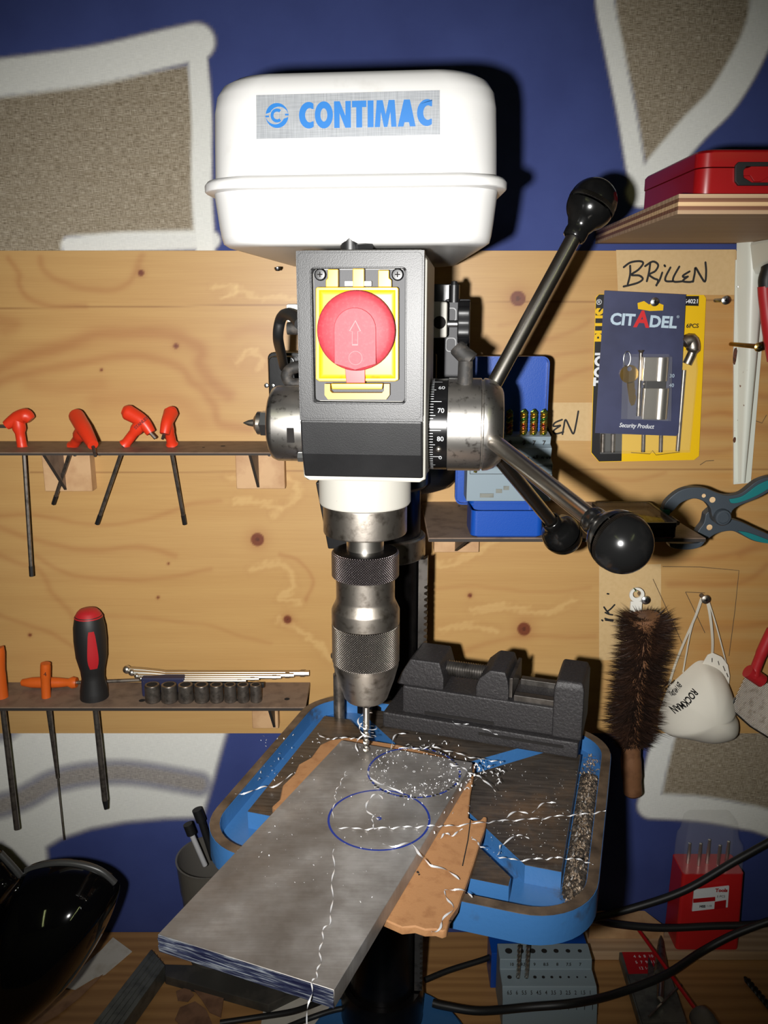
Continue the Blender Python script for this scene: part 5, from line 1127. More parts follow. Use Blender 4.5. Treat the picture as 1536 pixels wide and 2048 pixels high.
for pts, r in (([(1404, 1196), (1392, 1230), (1370, 1280), (1350, 1330), (1338, 1370)], .0026), ([(1402, 1196), (1382, 1260), (1372, 1310), (1366, 1345)], .0016), ([(1412, 1192), (1420, 1230), (1425, 1280), (1424, 1314)], .0026), ([(1414, 1192), (1432, 1250), (1448, 1310), (1452, 1326)], .0012)):
    P3 = smoothpath([at(a, b, -.026-.004*math.sin(i*1.2)) for i, (a, b) in enumerate(pts)], 5); obj('strap', G().ribbon(P3, r*1.4, (.35, -1, 0)), M_['strap'], mk)
def dtext(s, px, size, yo, rot=64): return wtext(s, px, yo, size, M_['ink'], mk, rot=rot, bold=.0001)
def domeY(px, py):
    c = at(1405, 1410, -.022); p = at(px, py, -.05); best = 1
    rr_ = rings; n = len(rr_)-1; v = Vector((p.x-c.x, 0, p.z-c.z)); m = 0
    an = math.atan2(v.z, v.x); edge = min(L, key=lambda q: abs(math.remainder(math.atan2(q.z-c.z, q.x-c.x)-an, 2*math.pi))); s = min(1, v.length/((edge-c).xz.length if hasattr((edge-c), 'xz') else 1))
    return -.022-.048*(1-s**2.2)**.62-.0012
def on_dome(s, px, size, rot, bold=.0001):
    me = text_mesh(s, size, bold=bold); T = Matrix.Translation(at(*px, -.06)) @ Matrix.Rotation(math.radians(-rot), 4, 'Y') @ Matrix.Rotation(math.pi/2, 4, 'X')
    me.transform(T); c = at(1405, 1410, -.022)
    for v_ in me.vertices:
        d = Vector((v_.co.x-c.x, 0, v_.co.z-c.z)); an = math.atan2(d.z, d.x)
        edge = min(L, key=lambda q: abs(math.remainder(math.atan2(q.z-c.z, q.x-c.x)-an, 2*math.pi))); s_e = min(.999, d.length/math.hypot(edge.x-c.x, edge.z-c.z))
        v_.co.y = -.022-.048*(1-s_e**2.2)**.62-.0016
    put('print', me, M_['ink'], mk)
on_dome('ROCKMAN', (1375, 1412), .0074, -127, .00022)
for i, tx in enumerate(('EN 149:2001', 'FFP1 NR D', 'CE 0082')): on_dome(tx, (1366-i*6, 1400-i*3), .0034, -127)
# strainer at the right frame edge
st = thing('mesh_strainer', 'wire mesh scoop with red plastic handle at the right frame edge', 'strainer', at(1510, 1470, -.03))
obj('handle', G().tube(smoothpath([at(a, b, -.05) for a, b in ((1506, 1352), (1514, 1330), (1526, 1300), (1545, 1260))], 5), [.008]*3+[.006]*6+[.0065]*7, 14), M_['grip_red'], st)
obj('collar', G().tube([at(1495, 1342, -.05), at(1524, 1362, -.05)], .0078, 14), M_['grip_red'], st)
tri = [(1490, 1352), (1470, 1395), (1462, 1418), (1500, 1452), (1545, 1480), (1545, 1366), (1520, 1366)]
TP3 = [at(a, b, -.05) for a, b in tri]
poly = [(p.x, p.z) for p in TP3]; x0, x1 = min(p[0] for p in poly), max(p[0] for p in poly); z0_, z1_ = min(p[1] for p in poly), max(p[1] for p in poly)
g = G(); pa = np.array(poly)
def clip_line(p, d):
    ts = []
    for i in range(len(poly)):
        a, b = poly[i], poly[(i+1) % len(poly)]; ex_, ez_ = b[0]-a[0], b[1]-a[1]; den = d[0]*ez_-d[1]*ex_
        if abs(den) < 1e-12: continue
        t = ((a[0]-p[0])*ez_-(a[1]-p[1])*ex_)/den; u = ((a[0]-p[0])*d[1]-(a[1]-p[1])*d[0])/den
        if 0 <= u <= 1: ts.append(t)
    ts.sort(); return [(ts[i], ts[i+1]) for i in range(0, len(ts)-1, 2)]
for d, off in (((.8, -.6), .0), ((.6, .8), .0006)):
    nrm = (-d[1], d[0]); c0 = ((x0+x1)/2, (z0_+z1_)/2)
    for k in range(-40, 41):
        p = (c0[0]+nrm[0]*k*.0016, c0[1]+nrm[1]*k*.0016)
        for a, b in clip_line(p, d): g.tube([(p[0]+d[0]*a, -.05-off, p[1]+d[1]*a), (p[0]+d[0]*b, -.05-off, p[1]+d[1]*b)], .00042, 4, cap=False)
obj('wire_mesh', g, M_['steel'], st)['kind'] = 'stuff'
obj('rim_wire', G().tube([TP3[1], TP3[2], TP3[3], TP3[4]], .0013, 8), M_['zinc'], st)

# ------------------------------------------------------------------ the workbench and what lies on it
BZ = .9
bench = thing('workbench', 'wooden workbench along the wall under the drill press', 'workbench', (0, -.33, 0))
obj('bench_top', G().box((0, -.3305, BZ-.0202), (2.2, .659, .0395)), M_['bench'], bench, bevel=.001)
for x in (-1.0, 1.0):
    for y in (-.06, -.6): obj('leg', G().box((x, y, .43), (.07, .07, .859)), M_['pine_block'], bench, bevel=.002)
z = BZ+.0003
bb = tag(obj('back_board', G().box((.42, -.0262, z+.0062), (.52, .050, .0124)), M_['ply_face'], bevel=.0008), 'thin plank lying along the wall on the bench, red drill case on it', 'plank')
zb2 = z+.0128
w0, w1 = at(1180, 1838, -.03), at(1331, 1838, -.03)
tag(obj('wood_block', G().prism([(at(1180, 1780, -.02).x, -.002), (at(1303, 1780, -.02).x, -.002), (w1.x, -.030), (w0.x, -.030)], zb2, zb2+.020), M_['pine_block'], bevel=.001), 'small pine offcut against the wall behind the blue table', 'wood')
g = G()
# red drill case with clear lid
dc0, dc1 = at(1345, 1850, -.03), at(1468, 1846, -.03)
rd = thing('drill_case', 'red plastic drill case with tall clear cover and a printed label', 'drill case', ((dc0.x+dc1.x)/2, -.03, zb2))
mx = (dc0.x+dc1.x)/2; mhx = (dc1.x-dc0.x)/2
def rdp(z, hx, y0, y1, dx=0, r=.004): return [(x, y, z) for x, y in rrect(hx, (y1-y0)/2, r, 4, mx+dx, (y0+y1)/2)]
rzt = at(1400, 1750, -.045).z; ctop = at(1400, 1632, -.022).z
obj('body', G().loft([rdp(zb2, mhx, -.048, -.004), rdp(zb2+.002, mhx+.0005, -.0485, -.0035), rdp(rzt, mhx-.001, -.044, -.004)]), M_['red_plastic'], rd)
st1 = rzt+(ctop-rzt)*.62; 
obj('clear_cover', G().loft([rdp(rzt+.0005, mhx-.002, -.043, -.005), rdp(rzt+.02, mhx-.002, -.042, -.005), rdp(st1-.006, mhx-.003, -.040, -.005), rdp(st1, mhx-.006, -.034, -.006), rdp(ctop-.006, mhx-.009, -.030, -.006), rdp(ctop, mhx-.013, -.027, -.009)]), M_['clear'], rd)
for k in range(5):
    x = mx-mhx*.62+k*mhx*.31; zt_ = rzt+(ctop-rzt)*(.42+.04*(k % 3)); obj('bit', G().tube([(x, -.022-.004*(k % 2), rzt+.0003), (x, -.022-.004*(k % 2), zt_)], [.0024, .0016], 8), M_['nickel'], rd)
LYf = -.0487
def lq(px, py): p = at(px, py, LYf); return (p.x, p.z)
obj('label', G().prism([lq(1388, 1780), (lq(1458, 1772)), lq(1455, 1814), lq(1384, 1822)], -LYf-.0012, -LYf+.0006, XZ(0)), M_['print_white'], rd)
obj('label_band', G().prism([lq(1386, 1797), lq(1430, 1793), lq(1430, 1801), lq(1386, 1805)], -LYf+.0006, -LYf+.0008, XZ(0)), M_['red_deep'], rd)
obj('label_patch', G().prism([lq(1429, 1803), lq(1452, 1799), lq(1451, 1815), lq(1428, 1818)], -LYf+.0006, -LYf+.0008, XZ(0)), M_['red_deep'], rd)
wtext('Tools', (1443, 1781), LYf-.0008, .0065, M_['red_deep'], rd, bold=.0003)
wtext('5 PCS', (1442, 1793), LYf-.0008, .0042, M_['ink'], rd); wtext('HSS', (1405, 1813), LYf-.0008, .0045, M_['ink'], rd, bold=.0002); wtext('1-10', (1418, 1812), LYf-.0008, .0036, M_['ink'], rd)
# grey drill index on the bench
gi0, gi1 = on(1003, 1945, BZ+.05).x, on(1188, 1940, BZ+.05).x
gd = thing('drill_index_box', 'grey stepped drill stand on the bench below the blue table, two bits in it', 'drill box', ((gi0+gi1)/2, -.12, z))
yb_, yf_ = -.075, -.165
A_ = [on(1100, 1914, BZ+.075), on(1100, 1938, BZ+.068)]
prof = [(-.098, z), (-.098, BZ+.066), (-.121, BZ+.064), (-.123, BZ+.052), (-.146, BZ+.050), (-.152, BZ+.038), (-.158, z)]
gx0, gx1 = on(1003, 1950, BZ+.058).x, on(1188, 1940, BZ+.058).x
obj('holder', G().prism(prof, gx0, gx1, YZ(0)), M_['grey_insert'], gd, bevel=.001)
obj('tray', G().prism([(gx0-.006, -.096), (gx1+.004, -.096), (gx1+.004, -.06), (gx0-.006, -.06)], z, BZ+.05), M_['blue_metal'], gd, bevel=.001)
for k in range(7):
    x = gx0+.012+k*(gx1-gx0-.024)/6; c = (x, -.1095); obj('socket_hole', G().prism(circ(*c, .0042-.0003*k, 14), BZ+.0652, BZ+.0656), M_['hole'], gd)
for k in range(10):
    x = gx0+.010+k*(gx1-gx0-.02)/9; obj('socket_hole', G().prism(circ(x, -.134, .0026-.00018*k, 10), BZ+.0512, BZ+.0516), M_['hole'], gd)
for k, lb in ((1, 'steel drill bit standing in the grey stand, nearer its dark corner hole'), (2, 'steel drill bit standing in the grey stand, second hole from the corner')):
    x = gx0+.010+k*(gx1-gx0-.02)/9; t = thing('drill_bit', lb, 'drill bit', (x, -.134, BZ+.0517), group='drill bits in the grey stand'); rr_ = []
    for i in range(22):
        zz = BZ+.0518+.042*i/21; rr_.append([(x+.0024*math.cos(q+i*.5)*(1 if j % 3 else .6), -.134+.0024*math.sin(q+i*.5)*(1 if j % 3 else .6), zz) for j, q in enumerate([2*math.pi*j/12 for j in range(12)])])
    obj('flutes', G().loft(rr_), M_['nickel'], t)
Fm = lambda u, v, w_: 0
for k, s in enumerate(('6.5', '6', '5.5', '5', '4.5', '4', '3.5', '3', '2.5', '2', '1.5', '1')):
    x = gx0+.008+k*(gx1-gx0-.016)/11; n_ = Vector((0, -.012, .006)).normalized()
    lettering(s, .0058, frame((x, -.1494, BZ+.0444), (1, 0, 0), (0, .447, .894), (0, -.894, .447)), M_['ink'], gd, bold=.0001, xs=.8)
for k, s in enumerate(('10', '9.5', '9', '8.5', '8', '7.5', '7')):
    x = gx0+.014+k*(gx1-gx0-.028)/6; lettering(s, .005, frame((x, -.1223, BZ+.058), (1, 0, 0), (0, .164, .986), (0, -.986, .164)), M_['ink'], gd, bold=.0001)
g = G()
for k in range(9): 
    x = gx0+.03+k*.009; g.box((x, -.1535, BZ+.022), (.0006, .001, .012+.004*(k % 3))).box((x+.003, -.1535, BZ+.016+.002*(k % 3)), (.006, .001, .0006))
obj('engraved_line', g, M_['ink'], gd)
# folded packet with a step drill and scriber
pk = [on(*p, BZ+.012) for p in ((1232, 1882), (1320, 1880), (1376, 2052), (1285, 2062))]
pkt = thing('tool_packet', 'flat grey packet with a red printed top, lying on the bench', 'packet', (pk[0].x, pk[0].y, z))
obj('packet', G().prism([(p.x, p.y) for p in pk], z, BZ+.012), M_['alu_dull'], pkt, bevel=.0008)
u_, v_ = pk[1]-pk[0], pk[3]-pk[0]
def pp(a, b): q_ = pk[0]+u_*a+v_*b; return (q_.x, q_.y)
obj('red_print', G().prism([pp(.06, .02), pp(.97, .02), pp(.97, .40), pp(.06, .40)], BZ+.0121, BZ+.0123), M_['red_deep'], pkt)
rotp = math.atan2(u_.y, u_.x)
for s, a, b, sz in (('HSS 4-12', .72, .08, .009), ('4  6  8  10', .5, .2, .006), ('5  7  9  11', .5, .27, .006), ('12 14 16', .5, .34, .006)):
    q_ = pp(a, b); lettering(s, sz, Matrix.Translation((q_[0], q_[1], BZ+.0125)) @ Matrix.Rotation(rotp, 4, 'Z'), M_['print_white'], pkt)
obj('edge_line', G().ribbon([Vector((*pp(a, b), BZ+.0125)) for a, b in ((.04, .42), (.04, .93), (.95, .93), (.95, .42))], .0006, (0, 0, 1)), M_['ink'], pkt)
sd = thing('step_drill', 'dark conical countersink bit lying on the red and grey packet', 'drill bit', on(1322, 1950, BZ+.02))
a, b, c = on(1322, 1872, BZ+.021), on(1322, 1950, BZ+.021), on(1320, 1998, BZ+.0205)
obj('cone', G().lathe([(.001, 0), (.0035, .01), (.0085, (b-a).length*.9), (.0085, (b-a).length), (.004, (b-a).length)], 20, axis_frame(a, b-a)), M_['steel_dark'], sd, ang=30)
obj('shank', G().tube([b, c], .0040, 12), M_['steel'], sd)
obj('flute', G().prism([(b.x-.016, b.y-.002), (b.x-.006, b.y+.03), (b.x-.004, b.y)], BZ+.0126, BZ+.02), M_['steel_dark'], sd)
tag(obj('hex_key', G().tube([on(1298, 2034, BZ+.0146), on(1352, 1978, BZ+.0146), on(1362, 1970, BZ+.0146)], .0018, 6), M_['steel_dark']), 'thin dark steel rod lying on the grey end of the packet', 'hex key')
sb_ = thing('scriber', 'red shafted tool with a grey bulb handle lying over the packet', 'scriber', on(1340, 1960, BZ+.03))
obj('shaft', G().tube([on(1276, 1858, BZ+.034), on(1392, 2020, BZ+.034)], .0022, 10), M_['red_deep'], sb_)
a, b = on(1392, 2020, BZ+.034), on(1420, 2062, BZ+.034)
obj('handle', G().lathe([(.004, 0), (.012, .006), (.0135, .016), (.0125, .03), (.006, .04), (.0005, .041)], 20, axis_frame(a, b-a)), M_['grey_handle'], sb_, ang=60)
bb_ = thing('drill_bit', 'black twist drill lying on the bench at the right frame edge', 'drill bit', on(1512, 1985, BZ+.004)); rr_ = []
a, b = on(1489, 1954, BZ+.0045), on(1545, 2020, BZ+.0045); d = (b-a).normalized(); MM_ = axis_frame(a, d)
for i in range(30):
    r = .0038 if i > 2 else .0014+.0008*i; rr_.append([tuple(MM_ @ Vector((r*math.cos(q+i*.42)*(1 if j % 3 else .6), r*math.sin(q+i*.42)*(1 if j % 3 else .6), (b-a).length*i/29))) for j, q in enumerate([2*math.pi*j/12 for j in range(12)])])
obj('flutes', G().loft(rr_), M_['rubber'], bb_)
# cables
def cable(label, pts, r=.0042): return tag(obj('power_cable', G().tube(smoothpath(pts, 8), r, 10), M_['rubber']), label, 'cable')
cable('black cable sagging through the air in front of the red drill case', [at(1180, 1838, -.075), at(1270, 1815, -.075), at(1370, 1780, -.075), at(1470, 1722, -.075), at(1560, 1672, -.07)], .0046)
cable('black cable lying across the foot of the red drill case', [at(1180, 1837, -.075), at(1230, 1848, -.062), at(1320, 1856, -.060), at(1430, 1852, -.060), at(1500, 1850, -.062), at(1560, 1842, -.064)], .0046)
cable('black cable curving from the drill base over the packet', [on(866, 2006, BZ+.037), on(890, 2012, BZ+.037), on(960, 2022, BZ+.04), on(1060, 2014, BZ+.062), on(1150, 2006, BZ+.066), on(1230, 1988, BZ+.04), on(1330, 1950, BZ+.042), at(1400, 1905, -.085), at(1470, 1868, -.078), at(1550, 1838, -.080)], .0046)
cable('thin black cable between the drill column and the grey drill stand', [on(850, 1960, BZ+.03), on(900, 1940, BZ+.03), on(970, 1918, BZ+.03), on(1010, 1900, BZ+.03)], .0034)
cable('black cable running from under the plate to the drill base', [on(440, 2046, BZ+.006), on(520, 2034, BZ+.008), on(590, 2022, BZ+.018), on(650, 2000, BZ+.038), on(700, 1988, BZ+.04), on(740, 1985, BZ+.04)], .0034)
cable('second black cable beside the drill base under the plate', [on(560, 2060, BZ+.02), on(620, 2036, BZ+.037), on(680, 2018, BZ+.04), on(740, 2015, BZ+.04)], .003)
# left bench clutter
tag(obj('cardboard_scrap', G().prism([(on(*p, z).x, on(*p, z).y) for p in ((204, 1900), (226, 1876), (264, 1904), (210, 1950), (190, 1956), (150, 1980), (120, 1975))], z, z+.0012), M_['paper']), 'pale torn card scrap on the bench beside the black shell', 'cardboard')
tag(obj('cardboard_scrap', G().prism([(on(*p, z).x, on(*p, z).y) for p in ((110, 2015), (150, 1984), (190, 1962), (206, 1952), (160, 1998), (120, 2030), (70, 2060), (60, 2052))], z+.0014, z+.0026), M_['cardboard']), 'brownish card strip lying against the lower edge of the black shell', 'cardboard')
bz_ = z+.022
bq = [on(*p, bz_) for p in ((302, 1898), (330, 1930), (238, 2060), (176, 2060))]
sbar = thing('aluminium_profile', 'grey ribbed aluminium bar lying on the bench at the lower left', 'bar', bq[0])
obj('bar', G().prism([(p.x, p.y) for p in bq], z, bz_), M_['alu_dull'], sbar, bevel=.001)
for k in range(4):
    f_ = .2+.2*k; a, b = bq[0].lerp(bq[1], f_), bq[3].lerp(bq[2], f_); obj('rib', G().tube([a+Vector((0, 0, .0002)), b+Vector((0, 0, .0002))], .0007, 6), M_['alu_dull'], sbar)
sl = [on(*p, z+.012) for p in ((322, 1928), (560, 1935), (640, 1960), (536, 2010), (330, 1952))]
tag(obj('steel_slab', G().prism([(p.x, p.y) for p in sl], z, z+.012), pm('slab_grey', (74, 72, 68), .42, .4, vary=(30, (104, 98, 90), .55, .8)), bevel=.001), 'dark grey metal slab on the bench under the overhanging plate', 'slab')
tag(obj('paper_sheet', G().prism([(on(*p, z).x, on(*p, z).y) for p in ((535, 1972), (620, 1985), (705, 1960), (700, 2062), (520, 2062))], z, z+.0005), M_['paper']), 'pale paper sheet on the bench beneath the plate corner', 'paper')
for k, (q_, lb, zz) in enumerate((([(352, 1985), (376, 1976), (388, 1992), (376, 2006), (356, 2004)], 'small torn brown scrap, topmost of the pile under the slab', .0012), ([(384, 1980), (402, 1974), (418, 1962), (432, 1976), (448, 2000), (442, 2040), (420, 2030), (402, 2002)], 'curled torn brown scrap with a pointed tip beside the paper sheet', .003), ([(360, 2016), (390, 2004), (412, 2020), (430, 2062), (370, 2062), (350, 2040)], 'torn brown scrap lowest in the pile, cut by the frame', .0002))):
    tag(obj('torn_scrap', G().prism([(on(*p, z).x, on(*p, z).y) for p in q_], z+zz, z+zz+.0009), M_['torn_brown']), lb, 'scrap', 'torn brown scraps on the bench')
# cup
cupr = .047; cc_ = at(422, 1712, -.0475); ch = (cc_.z-z)/.104; cu = thing('plastic_cup', 'translucent grey plastic cup half hidden behind the blue table', 'cup', (cc_.x, cc_.y, z))
TC = Matrix.Translation((cc_.x, cc_.y, z)) @ Matrix.Diagonal((.89, .89, ch, 1))
obj('cup_wall', G().lathe([(.001, 0), (.034, 0), (.036, .004), (.042, .070), (.0435, .074), (.0465, .100), (.048, .104), (.0455, .104), (.0450, .100), (.0420, .074), (.0405, .070), (.034, .006), (.001, .005)], 40, TC, cap=False), M_['frosted'], cu)
mp = [at(376, 1650, cc_.y-.012), at(383, 1668, cc_.y-.012), at(410, 1730, cc_.y-.006)]
mkr = thing('marker_pen', 'silver pen with black cap leaning in the plastic cup', 'pen', (mp[2].x, mp[2].y, mp[2].z))
obj('barrel', G().tube([mp[1], mp[2]], .0032, 12), M_['swarf'], mkr); d = (mp[0]-mp[1]).normalized(); obj('cap', G().tube([mp[1], mp[1]+d*.014], .0056, 12), M_['rubber'], mkr)
a = mp[1]+Vector((.008, .018, .006)); mk2 = thing('marker_pen', 'dark capped pen beside the silver one in the plastic cup', 'pen', a)
obj('cap', G().tube([a, a+d*.016], .006, 12), M_['rubber'], mk2); obj('barrel', G().tube([a, mp[2]+Vector((.008, .012, 0))], .0042, 12), M_['rubber'], mk2)
# glossy black shell at the left frame edge
def shell(label, outline, center, Yb, h, lip=None):
    rings, L = dome(outline, center, Yb, h, 14, .55, 6); t = thing('black_shell', label, 'shell', (sum(p.x for p in L)/len(L), Yb, min(p.z for p in L)))
    back = [tuple(p+Vector((0, .004, 0))) for p in L]
    obj('shell', G().loft([back]+rings, cap=True), M_['black_gloss'], t, ang=80)
    if lip: obj('lip', G().tube(smoothpath([at(a, b, Yb-.002) for a, b in lip], 5), .0035, 10), pm('lip_grey', (58, 58, 57), .35), t)
    return t
shell('large glossy black curved shell leaning at the lower left frame edge', [(42, 1752), (60, 1734), (100, 1724), (150, 1724), (200, 1738), (232, 1764), (236, 1790), (214, 1850), (176, 1916), (130, 1966), (80, 2010), (30, 2060), (-120, 2080), (-160, 1950), (-60, 1840), (10, 1806)], (70, 1905), -.215, .075, [(52, 1742), (100, 1727), (150, 1727), (200, 1741), (230, 1766)])
shell('smaller black shell with a grey edge at the left frame edge', [(-30, 1690), (4, 1708), (30, 1738), (42, 1752), (30, 1776), (2, 1808), (-60, 1840), (-120, 1780), (-90, 1700)], (-20, 1764), -.195, .025, [(0, 1706), (28, 1736), (41, 1752)])

# ------------------------------------------------------------------ aluminium swarf
def curl(label, pts, wd=.0016, turns=6, r=.0008):
    P3 = smoothpath(pts, 10); n = len(P3); vs = []; f = []
    for i, p in enumerate(P3):
        t_ = (P3[min(i+1, n-1)]-P3[max(i-1, 0)]).normalized(); s_a = t_.cross(Vector((0, 0, 1)))
        s_a = s_a.normalized() if s_a.length > 1e-4 else Vector((1, 0, 0)); s_b = s_a.cross(t_); a = 2*math.pi*turns*i/n
        e = wd*.72*(.35+.65*min(1, i/4, (n-1-i)/4)); dirn = s_a*math.cos(a)+s_b*math.sin(a)*.6; c_ = p+(s_a*math.sin(a)*r+s_b*(abs(math.cos(a))*r+e*.32))
        vs += [c_+dirn*e/2, c_-dirn*e/2]
    f = [(2*i, 2*i+1, 2*i+3, 2*i+2) for i in range(n-1)]
    return tag(obj('metal_shaving', G().add(vs, f), M_['swarf'], ang=80), label, 'shaving', 'curly aluminium shavings')
def T(px, z): return [on(a, b, z) for a, b in px]
ZP = PZ1+.0002
e_ = pc[0].lerp(pc[1], .9)
va = T([(668, 1700), (667, 1740), (664, 1790), (662, 1838), (648, 1862), (642, 1895), (639, 1930), (632, 1955), (624, 1972)], ZP)
va += [Vector((va[-1].x-.001, va[-1].y-.010, PZ1-.006)), Vector((va[-1].x-.002, va[-1].y-.012, PZ1-.022)), Vector((va[-1].x+.002, va[-1].y-.014, PZ1-.040))]
curl('long shaving running down the plate and over its sawn end', va, .0013, 9)
curl('shaving standing up the plate left of the lower ink circle', T([(692, 1545), (684, 1562), (672, 1585), (670, 1602), (664, 1640)], ZP), .001, 5)
curl('very long wavy shaving from the lower circle across to the right rim', T([(672, 1656), (720, 1660), (770, 1658), (820, 1656), (866, 1654)], ZP)+T([(900, 1654), (960, 1648)], 1.345)+T([(1010, 1643), (1070, 1640), (1120, 1634), (1170, 1630), (1212, 1624)], 1.3355), .0017, 11)
curl('thick curled shaving from the lower circle onto the hardboard', T([(765, 1690), (792, 1694), (820, 1690)], ZP)+T([(838, 1712)], ZP)+T([(862, 1732), (892, 1744), (918, 1762)], 1.341), .0024, 2)
curl('wavy shaving along the back edge of the plate', T([(792, 1494), (830, 1500), (862, 1496), (900, 1505), (940, 1516)], 1.352)+T([(975, 1522), (1006, 1526)], 1.340), .0020, 5)
curl('wavy shaving across the slot at the front right of the table', T([(992, 1714), (1030, 1722), (1080, 1720), (1120, 1718), (1160, 1722), (1186, 1732)], 1.3335), .0018, 5)
curl('crescent shaving on the dark pad, nearer the hardboard', T([(1004, 1646), (1016, 1632), (1036, 1626), (1056, 1630)], 1.3315), .0022, 1)
curl('crescent shaving on the dark pad, nearer the right rim', T([(1064, 1628), (1076, 1614), (1092, 1608), (1112, 1608)], 1.3315), .0018, 1)
curl('shaving on the blue channel left of the plate', T([(470, 1590), (500, 1586), (528, 1576), (556, 1572), (586, 1549)], 1.3335), .0022, 2)
curl('curl of shaving arching over the ink dot of the lower circle', T([(765, 1600), (756, 1592), (742, 1594), (734, 1608), (736, 1624), (748, 1636), (756, 1642)], ZP), .0018, 2)
curl('shaving below the ink dot joining the long wavy one', T([(748, 1634), (744, 1646), (750, 1658), (760, 1660)], ZP), .0014, 2)
curl('bright thick shaving along the rim of the upper circle', T([(736, 1544), (742, 1556), (758, 1570), (780, 1578), (806, 1590)], ZP), .0024, 1)
curl('shaving caught between the hardboard end and the table rim', T([(889, 1782), (910, 1780), (930, 1786), (944, 1798)], 1.3385), .002, 1)
curl('angular shaving hanging on the lower end of the hardboard', T([(889, 1784), (898, 1804), (904, 1820), (888, 1840), (880, 1858), (862, 1866)], 1.3385), .002, 2)
curl('shaving at the back left corner of the plate', T([(636, 1468), (652, 1480), (672, 1478), (700, 1478), (716, 1480)], 1.352), .0018, 3)
curl('hooked shaving behind the upper circle', T([(782, 1500), (784, 1480), (796, 1470), (812, 1470)], 1.353), .0018, 1)
curl('shaving crossing the hardboard tip at the upper circle', T([(896, 1530), (924, 1538), (944, 1550), (966, 1560), (990, 1586)], 1.351), .0022, 3)
curl('shaving lying on the front ledge of the vise near the drill', T([(905, 1444), (918, 1450), (938, 1450)], 1.3475), .0016, 1)
curl('shaving lying on the vise ledge, farther along the groove', T([(955, 1456), (972, 1460), (984, 1468), (996, 1472)], 1.3475), .0016, 1)
curl('shaving on the hardboard beside its crack', T([(876, 1680), (890, 1670), (905, 1672), (926, 1660)], 1.3385), .002, 2)
curl('twisted shaving beyond the hardboard hook', T([(944, 1676), (956, 1690), (974, 1702)], 1.338), .002, 2)
curl('short shaving on the blue slot bar', T([(996, 1712), (998, 1696), (1010, 1690), (1030, 1672), (1044, 1674), (1058, 1680)], 1.334), .0018, 2)
for k, (lb, ph, zz0, n_) in enumerate((('curl wound round the upper flutes of the drill bit', 0, 1.384, 1.2), ('loop of shaving hanging from the left of the drill bit', 2.4, 1.374, .9), ('loop of shaving hanging from the right of the drill bit', 5.2, 1.370, .8))):
    pts = [Vector((QW.x+(.0045+.005*i/10)*math.cos(ph+n_*2*math.pi*i/10), QW.y+(.0045+.005*i/10)*math.sin(ph+n_*2*math.pi*i/10), zz0-.016*i/10)) for i in range(11)]
    curl(lb, pts, .0018, 1, .0002)
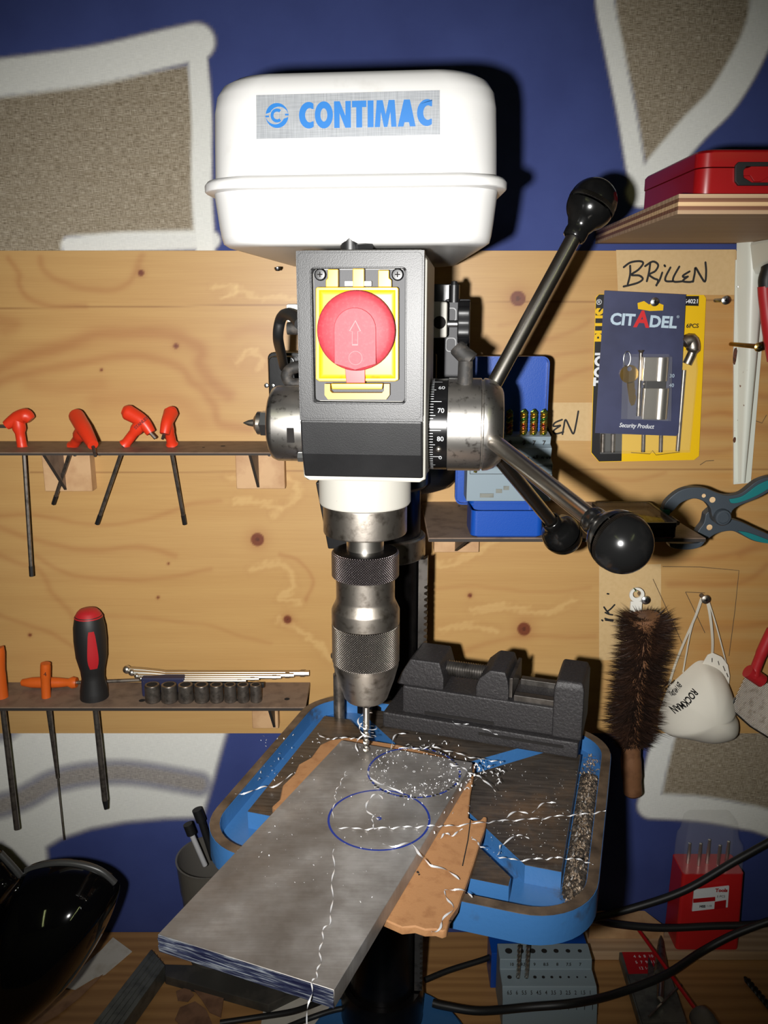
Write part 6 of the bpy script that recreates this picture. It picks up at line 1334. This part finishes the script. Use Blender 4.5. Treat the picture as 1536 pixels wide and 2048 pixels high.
# small chips nobody could count
nx_, ny_ = 10, 90; vs = []
for j in range(ny_+1):
    for i in range(nx_+1):
        e_ = max(0, 1-abs(i/nx_*2-1)**3)*min(1, j/8, (ny_-j)/8); p = MT @ Vector((.1172+.0155*i/nx_, -.088+.165*j/ny_, 1.3164+e_*(.0008+.0034*random.random()**2))); vs.append(p)
o = obj('channel_dirt', G().add(vs, [(j*(nx_+1)+i, j*(nx_+1)+i+1, (j+1)*(nx_+1)+i+1, (j+1)*(nx_+1)+i) for j in range(ny_) for i in range(nx_)]), pm('oily_dirt', (58, 52, 46), .45, .2, vary=(300, (128, 112, 96), .5, .72)), smooth=False)
tag(o, 'oily grey grit filling the right channel of the blue table', 'grit'); o['kind'] = 'stuff'
g = G(); pk_ = G()
def chip(px, py, z, s, gg=g):
    c = on(px, py, z); a = random.uniform(0, 6.28); n = 4; vs = []; L_ = s*random.uniform(.6, 1.8)
    for i in range(n):
        q = a+i*.5*random.uniform(.4, 1.4); p = Vector((c.x+math.cos(a)*L_*i/n+math.cos(q)*s*.2, c.y+math.sin(a)*L_*i/n+math.sin(q)*s*.2, c.z+.0002+s*.07+s*.35*math.sin(math.pi*i/(n-1))))
        w_ = Vector((-math.sin(a), math.cos(a), .5)).normalized()*s*.13; vs += [p+w_, p-w_]
    gg.add(vs, [(2*i, 2*i+1, 2*i+3, 2*i+2) for i in range(n-1)])
for _ in range(260):
    a = random.gauss(0, 1); r = random.uniform(.55, 1.15); an = random.uniform(0, 6.28); chip(826+92*r*math.cos(an), 1542+50*r*math.sin(an), ZP, random.uniform(.0008, .0026))
for _ in range(130):
    t_, u_2 = random.random(), random.random(); p = pc[0].lerp(pc[1], t_).lerp(pc[3].lerp(pc[2], t_), .25+.75*u_2); x_, y_ = proj_np(p.x, p.y, p.z); chip(x_, y_, ZP, random.uniform(.0004, .0016))
for _ in range(120): chip(random.gauss(880, 30), random.gauss(1575, 45), 1.3495 if random.random() < .4 else 1.3375, random.uniform(.0012, .004))
for _ in range(60): chip(random.uniform(880, 1000), random.uniform(1520, 1580), 1.3475, random.uniform(.002, .005))
for _ in range(60): chip(random.uniform(520, 660), random.uniform(1470, 1570), 1.3318, random.uniform(.001, .003))
for _ in range(170): chip(random.uniform(980, 1165), random.uniform(1530, 1720), 1.3312, random.uniform(.0005, .0014))
sw_ = obj('swarf_chips', g, M_['swarf'], ang=80); tag(sw_, 'fine aluminium chips scattered on plate, hardboard and table', 'swarf'); sw_['kind'] = 'stuff'
g = G()
for _ in range(620):
    v_ = random.random(); p = MT @ Vector((.1245+random.gauss(0, .0028), -.095+.20*v_, 1.3166)); x_, y_ = proj_np(p.x, p.y, p.z)
    chip(float(x_), float(y_), 1.3166+random.random()*.003, random.uniform(.001, .004), g)
for _ in range(200):
    q = random.uniform(-1.4, -.2); p = MT @ Vector((.095+.030*math.cos(q), -.082+.030*math.sin(q), 1.3166)); x_, y_ = proj_np(p.x, p.y, p.z); chip(float(x_), float(y_), 1.3166+random.random()*.002, random.uniform(.001, .0035), g)
o = obj('channel_swarf', g, pm('channel_chips', (150, 132, 112), .5, .3, vary=(260, (96, 78, 60), .42, .6)), ang=80); tag(o, 'dirty metal chips heaped in the right channel of the blue table', 'swarf'); o['kind'] = 'stuff'
